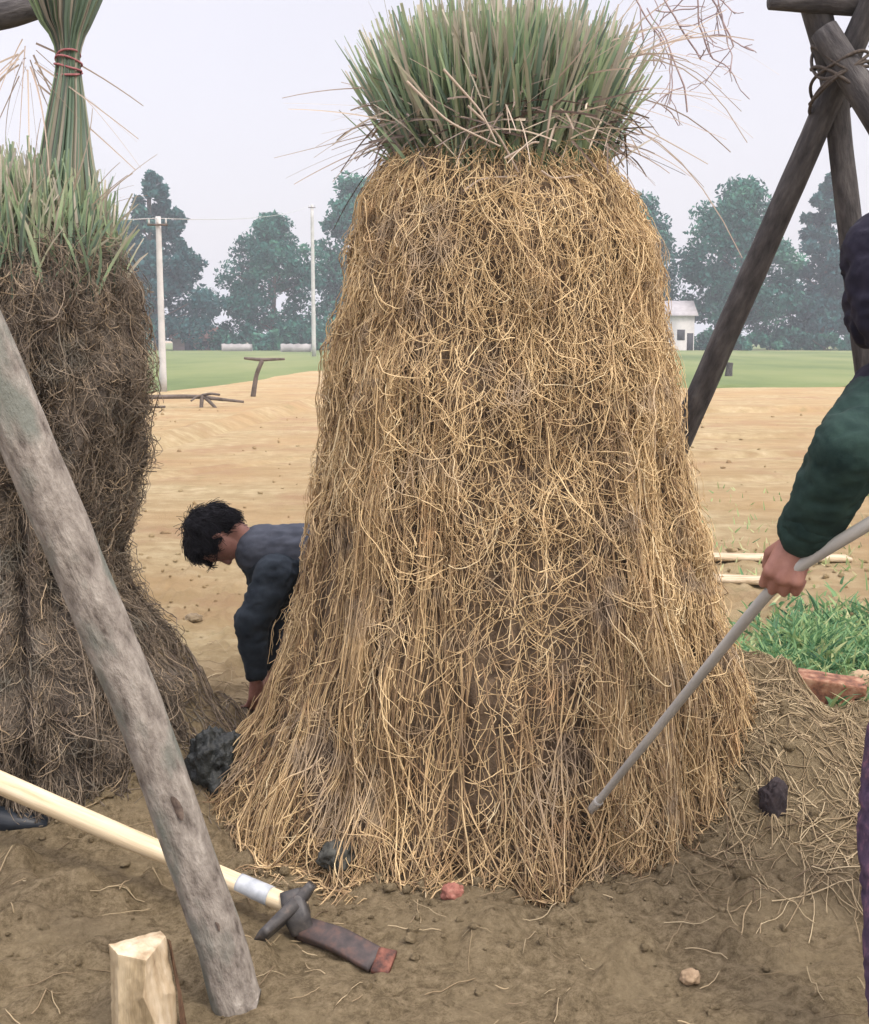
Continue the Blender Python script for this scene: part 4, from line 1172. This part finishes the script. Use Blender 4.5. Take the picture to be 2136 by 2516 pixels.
# ---------------------------------------------------------------- people
def lathe_cone(p0, r0, p1, r1, flat=None, k=22):
    p0 = np.array(p0, float); p1 = np.array(p1, float)
    ax = p1 - p0; Lg = np.linalg.norm(ax); ax = ax / max(Lg, 1e-9) if Lg > 1e-6 else np.array([0, 0, 1.0])
    ref = np.array([1.0, 0, 0]) if abs(ax[0]) < .8 else np.array([0, 1.0, 0])
    n1 = np.cross(ax, ref); n1 /= np.linalg.norm(n1); n2 = np.cross(ax, n1)
    prof = [(-r0 * math.cos(a), r0 * math.sin(a)) for a in np.linspace(0, math.pi / 2, 7)[1:]] + [(Lg + r1 * math.sin(a), r1 * math.cos(a)) for a in np.linspace(0, math.pi / 2, 7)[:-1]]
    a = np.arange(k) * 2 * np.pi / k
    V = [p0 - ax * r0]
    for h, r in prof:
        for x in a: V.append(p0 + ax * h + r * (math.cos(x) * n1 + math.sin(x) * n2))
    V.append(p1 + ax * r1)
    V = np.array(V)
    if flat is not None:
        dv, f = flat; dv = np.array(dv, float); dv /= np.linalg.norm(dv)
        s = (V - p0) @ dv - ((V - p0) @ ax) * (ax @ dv)
        V = V - dv * (s * (1 - f))[:, None]
    m_ = len(prof); tri = []; qd = []
    for i in range(k):
        j = (i + 1) % k
        tri.append((0, 1 + j, 1 + i)); tri.append((len(V) - 1, 1 + (m_ - 1) * k + i, 1 + (m_ - 1) * k + j))
        for r in range(m_ - 1): qd.append((1 + r * k + i, 1 + r * k + j, 1 + (r + 1) * k + j, 1 + (r + 1) * k + i))
    return V, tri, qd

def blob(name, prims, voxel, m, parent, smooth=4, wrinkle=0.0, wscale=14):
    """one continuous surface grown over round cones"""
    bm = bmesh.new()
    for p in prims:
        V, tri, qd = lathe_cone(*p)
        vs = [bm.verts.new(v) for v in V]
        for f in tri + qd: bm.faces.new([vs[i] for i in f])
    bmesh.ops.recalc_face_normals(bm, faces=bm.faces[:])
    me = bpy.data.meshes.new(name + '_tmp'); bm.to_mesh(me); bm.free()
    o = bpy.data.objects.new(name + '_tmp', me); COL.objects.link(o)
    r_ = o.modifiers.new('r', 'REMESH'); r_.mode = 'VOXEL'; r_.voxel_size = voxel
    if smooth:
        s_ = o.modifiers.new('s', 'SMOOTH'); s_.factor = .5; s_.iterations = smooth
    dg = bpy.context.evaluated_depsgraph_get()
    me2 = bpy.data.meshes.new_from_object(o.evaluated_get(dg))
    bpy.data.objects.remove(o); bpy.data.meshes.remove(me)
    n = len(me2.vertices); co = np.zeros(n * 3, np.float32); me2.vertices.foreach_get('co', co); co = co.reshape(-1, 3).astype(float)
    if wrinkle:
        no = np.zeros(n * 3, np.float32); me2.vertices.foreach_get('normal', no); no = no.reshape(-1, 3)
        w_ = fbm(co[:, 0] * wscale, co[:, 1] * wscale, co[:, 2] * wscale * 1.8, 3) - .5
        w_ = np.where(np.abs(w_) < .5, 1 - np.abs(w_) * 6, 0)
        co = co + no * (w_ * wrinkle)[:, None]
    co = co - wloc(parent)
    me2.vertices.foreach_set('co', co.astype(np.float32).ravel())
    me2.polygons.foreach_set('use_smooth', np.ones(len(me2.polygons), bool))
    me2.name = name; me2.materials.clear(); me2.materials.append(m); me2.update()
    ob = bpy.data.objects.new(name, me2); COL.objects.link(ob); ob.parent = parent
    return ob

def Vv(*a): return Vector(a)

def head_prims(c, face, up, s=1.0):
    """skull, jaw, nose, ears; c centre of the skull"""
    f = face.normalized(); u = (up - f * up.dot(f)).normalized(); sd = f.cross(u)
    def P(a, b_, c_): return c + f * (a * s) + u * (b_ * s) + sd * (c_ * s)
    pr = [(P(-.025, .03, 0), .085 * s, P(.02, .035, 0), .080 * s, (sd, .88)),
          (P(.03, -.02, 0), .066 * s, P(.05, -.075, 0), .046 * s, (sd, .95)),
          (P(.088, .005, 0), .010 * s, P(.103, -.028, 0), .014 * s),
          (P(.072, .028, .034), .014 * s, P(.072, .028, -.034), .014 * s),
          (P(.082, -.060, .016), .009 * s, P(.082, -.060, -.016), .009 * s),
          (P(.070, -.095, 0), .020 * s, P(.060, -.095, 0), .022 * s)]
    for q in (1, -1):
        pr.append((P(-.01, .015, .079 * q), .016 * s, P(-.005, -.022, .076 * q), .011 * s, (sd, .6)))
    return pr, P, f, u, sd

def hand_prims(wrist, knuck, palm_n, curl, s=1.0, thumb=1, spread=.35):
    """palm, four jointed fingers and a thumb. curl = list of joint bend angles (rad) per finger"""
    fw = (knuck - wrist).normalized(); pn = (palm_n - fw * palm_n.dot(fw)).normalized(); sd = fw.cross(pn) * thumb
    pr = [(wrist, .027 * s, wrist + fw * .03 * s, .030 * s, (pn, .75)), (wrist + fw * .035 * s + sd * .018 * s, .024 * s, wrist + fw * .082 * s + sd * .026 * s, .017 * s, (pn, .8)),
          (wrist + fw * .035 * s - sd * .012 * s, .022 * s, wrist + fw * .078 * s - sd * .026 * s, .015 * s, (pn, .8)), (wrist + fw * .04 * s, .024 * s, wrist + fw * .084 * s, .017 * s, (pn, .8))]
    for i, (o_, ln) in enumerate(((.033, .92), (.011, 1.0), (-.011, .95), (-.032, .76))):
        p = wrist + fw * (.085 - .004 * abs(i - 1)) * s + sd * o_ * s
        a = 0; d0 = fw
        for seg, (l_, r_) in enumerate(((.045, .0098), (.027, .0088), (.021, .0080))):
            a += curl[i][seg]
            d0 = fw * math.cos(a) + pn * math.sin(a)
            p2 = p + d0 * l_ * ln * s
            pr.append((p, r_ * s, p2, r_ * .93 * s)); p = p2
    tb = wrist + fw * .022 * s + sd * .026 * s
    td = (fw * .55 + sd * .45 + pn * .55).normalized()
    t1 = tb + td * .045 * s; t2 = t1 + (fw * .75 - sd * .1 + pn * .65).normalized() * .032 * s; t3 = t2 + (fw * .55 - sd * .45 + pn * .6).normalized() * .026 * s
    pr += [(tb, .015 * s, t1, .0125 * s), (t1, .0118 * s, t2, .0108 * s), (t2, .0105 * s, t3, .009 * s)]
    return pr

def eyes(P, f, parent_body, parent):
    for q in (.031, -.031):
        bm = bmesh.new(); bmesh.ops.create_uvsphere(bm, u_segments=12, v_segments=8, radius=.011)
        V = np.array([v.co for v in bm.verts]) + np.array(P(.073, .012, q)); F = [np.array([[v.index for v in f_.verts] for f_ in bm.faces if len(f_.verts) == k]) for k in (3, 4)]; bm.free()
        np_mesh('eye', V, F, M['white'], parent)

# --- the man bent over behind the clumps
D = 5.1
hipc = at(945, 1345, D)
pm = thing('person', (hipc.x, D, 0), 'man in dark jacket bent over at the left of the big root mass, head down', 'person')
sh = at(672, 1372, D)                    # between the shoulders
shN = sh + Vv(.03, -.17, -.035); shF = sh + Vv(.03, .17, -.01)
hc = at(538, 1318, D - .02)
face = Vv(.10, -.10, -.99)
up = Vv(-.99, 0, -.10)
hp, HP, hf, hu, hs = head_prims(hc, face, up, 1.06)
elN = at(618, 1535, D - .22); wrN = at(628, 1668, D - .20)
elF = shF + Vv(-.06, .05, -.27); wrF = elF + Vv(-.03, -.05, -.24)
hipN = hipc + Vv(0, -.10, -.02); hipF = hipc + Vv(0, .10, -.02)
gz = 0.0
knN = Vv(hipc.x - .07, D - .12, .47); anN = Vv(hipc.x + .02, D - .12, .09)
knF = Vv(hipc.x - .04, D + .12, .47); anF = Vv(hipc.x + .10, D + .12, .09)
neck = sh + Vv(-.04, 0, .0)
curl_relax = [(.35, .45, .3), (.4, .5, .35), (.45, .55, .35), (.5, .6, .4)]
body = hp + [(neck, .052, HP(-.02, -.06, 0), .052), (sh, .10, hipc, .11, ((0, 1, 0), 1.35)),
    (shN, .05, elN, .042), (elN, .040, wrN, .026), (shF, .05, elF, .042), (elF, .040, wrF, .026),
    (hipN, .085, knN, .058), (knN, .055, anN, .036), (hipF, .085, knF, .058), (knF, .055, anF, .036),
    (anN, .036, anN + Vv(-.15, 0, -.055), .028), (anF, .036, anF + Vv(-.15, 0, -.055), .028)]
body += hand_prims(wrN, wrN + Vv(.0, 0, -.1), Vv(-.8, .6, 0), curl_relax, 1, 1)
body += hand_prims(wrF, wrF + Vv(.0, 0, -.1), Vv(-.8, -.6, 0), curl_relax, 1, -1)
bo_ = blob('body', body, .0065, M['skin'], pm, 3)
blob('hair', [(HP(-.035, .045, 0), .091, HP(.018, .062, 0), .080, (hs, .93)), (HP(-.055, .0, 0), .080, HP(-.05, -.03, 0), .066, (hs, .93)), (HP(.05, .075, 0), .050, HP(.082, .05, 0), .022, (hs, 1.6)), (HP(-.02, .02, .05), .045, HP(.03, .03, .055), .035), (HP(-.02, .02, -.05), .045, HP(.03, .03, -.055), .035)], .007, M['hair'], pm, 2, .004, 40)
ho_ = [c_ for c_ in pm.children if c_.name.startswith('hair')][0]
nv = len(ho_.data.vertices); hv = np.zeros(nv * 3, np.float32); ho_.data.vertices.foreach_get('co', hv); hv = hv.reshape(-1, 3) + wloc(pm)
hn = np.zeros(nv * 3, np.float32); ho_.data.vertices.foreach_get('normal', hn); hn = hn.reshape(-1, 3)
gh = np.random.default_rng(91); pick = gh.integers(0, nv, 1800)
crown = np.array(HP(-.07, .10, 0)); dd_ = hv[pick] - crown
tg = norm(dd_ - np.sum(dd_ * hn[pick], 1, keepdims=True) * hn[pick] + gh.normal(0, .02, (1800, 3)))
tq = np.linspace(0, 1, 5)[None, :, None]
Pq = hv[pick][:, None] + tg[:, None] * .045 * tq * gh.uniform(.5, 1.2, (1800, 1, 1)) + hn[pick][:, None] * (.004 + .010 * tq * gh.random((1800, 1, 1)) - .014 * tq ** 2)
V, Q, t = tubes(Pq, np.full(1800, .0011), 3, np.full(1800, .5))
np_mesh('hair_strands', V, Q, M['hair'], ho_)
eyes(HP, hf, bo_, pm)
jk = [(sh + Vv(-.02, 0, -.01), .115, hipc + Vv(.02, 0, .0), .130, ((0, 1, 0), 1.32)), (sh + Vv(0, 0, -.07), .115, sh + Vv(.2, 0, -.11), .12, ((0, 1, 0), 1.2)),
      (shN, .082, elN, .067), (elN + Vv(0, 0, .02), .070, wrN + Vv(0, 0, .03), .044), (shF, .082, elF, .067), (elF, .066, wrF + Vv(0, 0, .03), .044)]
blob('jacket', jk, .010, M['navy'], pm, 4, .007)
blob('back_yoke', [(sh + Vv(-.045, 0, .030), .112, sh + Vv(.24, 0, .028), .118, ((0, 1, 0), 1.36)), (neck + Vv(-.04, -.035, .0), .058, neck + Vv(-.04, .035, .0), .058)], .009, M['greyblue'], pm, 4, .005)  # grey-blue layer over the upper back of the navy jacket
blob('trousers', [(hipc, .135, hipc + Vv(-.02, 0, -.06), .13, ((0, 1, 0), 1.2)), (hipN, .105, knN, .080), (knN, .078, anN + Vv(0, 0, .04), .065), (hipF, .105, knF, .080), (knF, .078, anF + Vv(0, 0, .04), .065)], .011, M['trouser'], pm, 4, .007)
for an in (anN, anF):
    blob('shoe', [(an + Vv(.03, 0, -.03), .046, an + Vv(-.17, 0, -.052), .038)], .009, M['rubber'], pm, 3)

# --- the person standing at the right edge with the pipe
tip = hit(main, 1455, 1988, .01)
hl = at(1918, 1418, 2.70)                # where the left hand closes on the pipe
ax = (hl - tip).normalized()
bend = at(2050, 1338, 2.62); pipe_end = bend + (at(2190, 1255, 2.55) - bend).normalized() * .42
pipe = thing('metal_pipe', tuple(tip), 'long grey metal pipe held against the lower roots by the person at the right', 'pipe')
log('pipe', [tip, ext(tip, hl, .5), hl, bend, pipe_end], [.0105, .012, .0135, .014, .0145], M['steel'], pipe, 16, 40, .015, 41)
log('nozzle', [tip - ax * .012, tip + ax * .05], [.0125, .0135], M['steel'], pipe, 16, 8, .01, 42)

pr_ = thing('person', (1.22, 2.82, 0), 'person at the right edge with dark green sleeve, purple trousers, holding a metal pipe', 'person')
fwd = Vv(-.45, .89, 0).normalized(); rgt = Vv(.89, .45, 0).normalized()
gzr = hz(1.2, 2.8)
pel = Vv(1.23, 2.80, .97 + gzr)
chest = pel + Vv(-.05, .06, .42)
shL = chest - rgt * .185 + Vv(0, 0, .06); shR = chest + rgt * .185 + Vv(0, 0, .04)
nk = chest + Vv(-.03, .03, .12)
hc2 = at(2190, 690, 2.80)
# arm
wrL = hl + Vv(.045, -.005, .085)
mid = (shL + wrL) / 2
elL = at(2085, 1105, 2.58)
hr = ext(bend, pipe_end, .55)
wrR = hr + Vv(.05, -.01, .085)
elR = (shR + wrR) / 2 + Vv(.12, .02, -.14)
hp2, HP2, hf2, hu2, hs2 = head_prims(hc2, Vv(.30, .86, -.38), Vv(-.1, .35, 1), 1.06)
anL = Vv(.985, 2.40, .09 + gzr); knL = Vv(1.025, 2.60, .52 + gzr); hipL = pel - rgt * .10
anR = Vv(1.42, 2.98, .09 + gzr); knR = Vv(1.40, 2.96, .52 + gzr); hipR = pel + rgt * .10
toe = (fwd * .45 + rgt).normalized()
curl_grip = [(.75, 1.15, .75), (.8, 1.2, .8), (.85, 1.2, .8), (.9, 1.25, .85)]
def grip_hand(wr, on, thumb):
    """palm laid against the pipe, fingers round it"""
    side = ax.cross(Vv(0, 0, 1)).normalized()
    n_ = (on - wr); fwh = (n_ - ax * n_.dot(ax) * .35).normalized()
    pn = (-side * .6 + Vv(0, 0, -1) * .2 + (-ax) * .0)
    return fwh
# left hand seen from its back, fingers going down round the far side of the pipe
kL = wrL + (Vv(-.055, -.012, -.105)).normalized() * .09
body2 = hp2 + [(nk, .056, HP2(-.02, -.07, 0), .056), (chest, .10, pel, .10, ((fwd.x, fwd.y, 0), .8)), (shL, .055, shR, .055),
    (shL, .050, elL, .043), (elL, .042, wrL, .028), (shR, .050, elR, .043), (elR, .042, wrR, .028),
    (hipL, .088, knL, .058), (knL, .055, anL, .036), (hipR, .088, knR, .058), (knR, .055, anR, .036),
    (anL, .036, anL + toe * .15 + Vv(0, 0, -.055), .028), (anR, .036, anR + toe * .15 + Vv(0, 0, -.055), .028)]
body2 += hand_prims(wrL, kL, Vv(.25, .75, -.35), curl_grip, 1.12, -1)
body2 += hand_prims(wrR, wrR + Vv(-.055, -.012, -.105), Vv(.25, .75, -.35), curl_grip, 1.05, 1)
bo2 = blob('body', body2, .0042, M['skin'], pr_, 2)
eyes(HP2, hf2, bo2, pr_)
blob('hood', [(HP2(-.030, .040, 0), .105, HP2(.025, .045, 0), .100, (hs2, .95)), (HP2(-.04, -.02, 0), .102, HP2(-.05, -.10, 0), .092, (hs2, .98)), (HP2(.03, -.02, .055), .05, HP2(.0, -.09, .055), .05), (HP2(.03, -.02, -.055), .05, HP2(.0, -.09, -.055), .05)], .008, M['plum'], pr_, 3, .006, 14)
jk2 = [(chest + Vv(0, 0, .0), .125, pel + Vv(0, 0, .02), .140, ((fwd.x, fwd.y, 0), .85)), (pel + Vv(0, 0, .05), .150, pel + Vv(0, 0, -.08), .155, ((fwd.x, fwd.y, 0), .85)), (shL + rgt * .04, .082, shR - rgt * .04, .082), (nk + Vv(0, 0, -.03), .075, nk, .068),
       (shR, .085, elR, .070), (elR, .068, wrR + (elR - wrR) * .12, .052), (shL, .085, shL + (elL - shL) * .35, .080)]
blob('jacket', jk2, .010, M['plum'], pr_, 4, .007)
blob('sleeve', [(shL + (elL - shL) * .22, .080, elL, .074), (elL, .074, elL + (wrL - elL) * .5, .069), (elL + (wrL - elL) * .45, .069, elL + (wrL - elL) * .88, .062)], .008, M['green_sleeve'], pr_, 3, .007, 13)
blob('cuff', [(elL + (wrL - elL) * .80, .066, elL + (wrL - elL) * .89, .062)], .006, M['green_sleeve'], pr_, 2, .003, 30)
blob('trousers', [(pel + Vv(0, 0, -.02), .140, pel + Vv(0, 0, -.08), .135, ((fwd.x, fwd.y, 0), .85)), (hipL, .112, knL, .088), (knL, .086, anL + Vv(0, 0, .03), .072), (hipR, .112, knR, .088), (knR, .086, anR + Vv(0, 0, .03), .072)], .011, M['purple'], pr_, 4, .007)
for an in (anL, anR):
    blob('shoe', [(an - toe * .04 + Vv(0, 0, -.03), .046, an + toe * .17 + Vv(0, 0, -.052), .038)], .009, M['rubber'], pr_, 3)

# ---------------------------------------------------------------- haze
bm = bmesh.new(); bmesh.ops.create_cube(bm, size=1)
me = bpy.data.meshes.new('haze'); bm.to_mesh(me); bm.free()
hzo = bpy.data.objects.new('haze', me); COL.objects.link(hzo)
hzo.scale = (1800, 1100, 32); hzo.location = (0, 400, 15)
m = bpy.data.materials.new('haze_air'); m.use_nodes = True; m.node_tree.nodes.clear()
ou = m.node_tree.nodes.new('ShaderNodeOutputMaterial'); pv = m.node_tree.nodes.new('ShaderNodeVolumePrincipled')
pv.inputs['Color'].default_value = (.86, .93, 1.0, 1); pv.inputs['Density'].default_value = .0012
m.node_tree.links.new(pv.outputs[0], ou.inputs['Volume'])
me.materials.append(m)
tag(hzo, 'pale haze over the far field and trees', 'haze', kind='stuff')
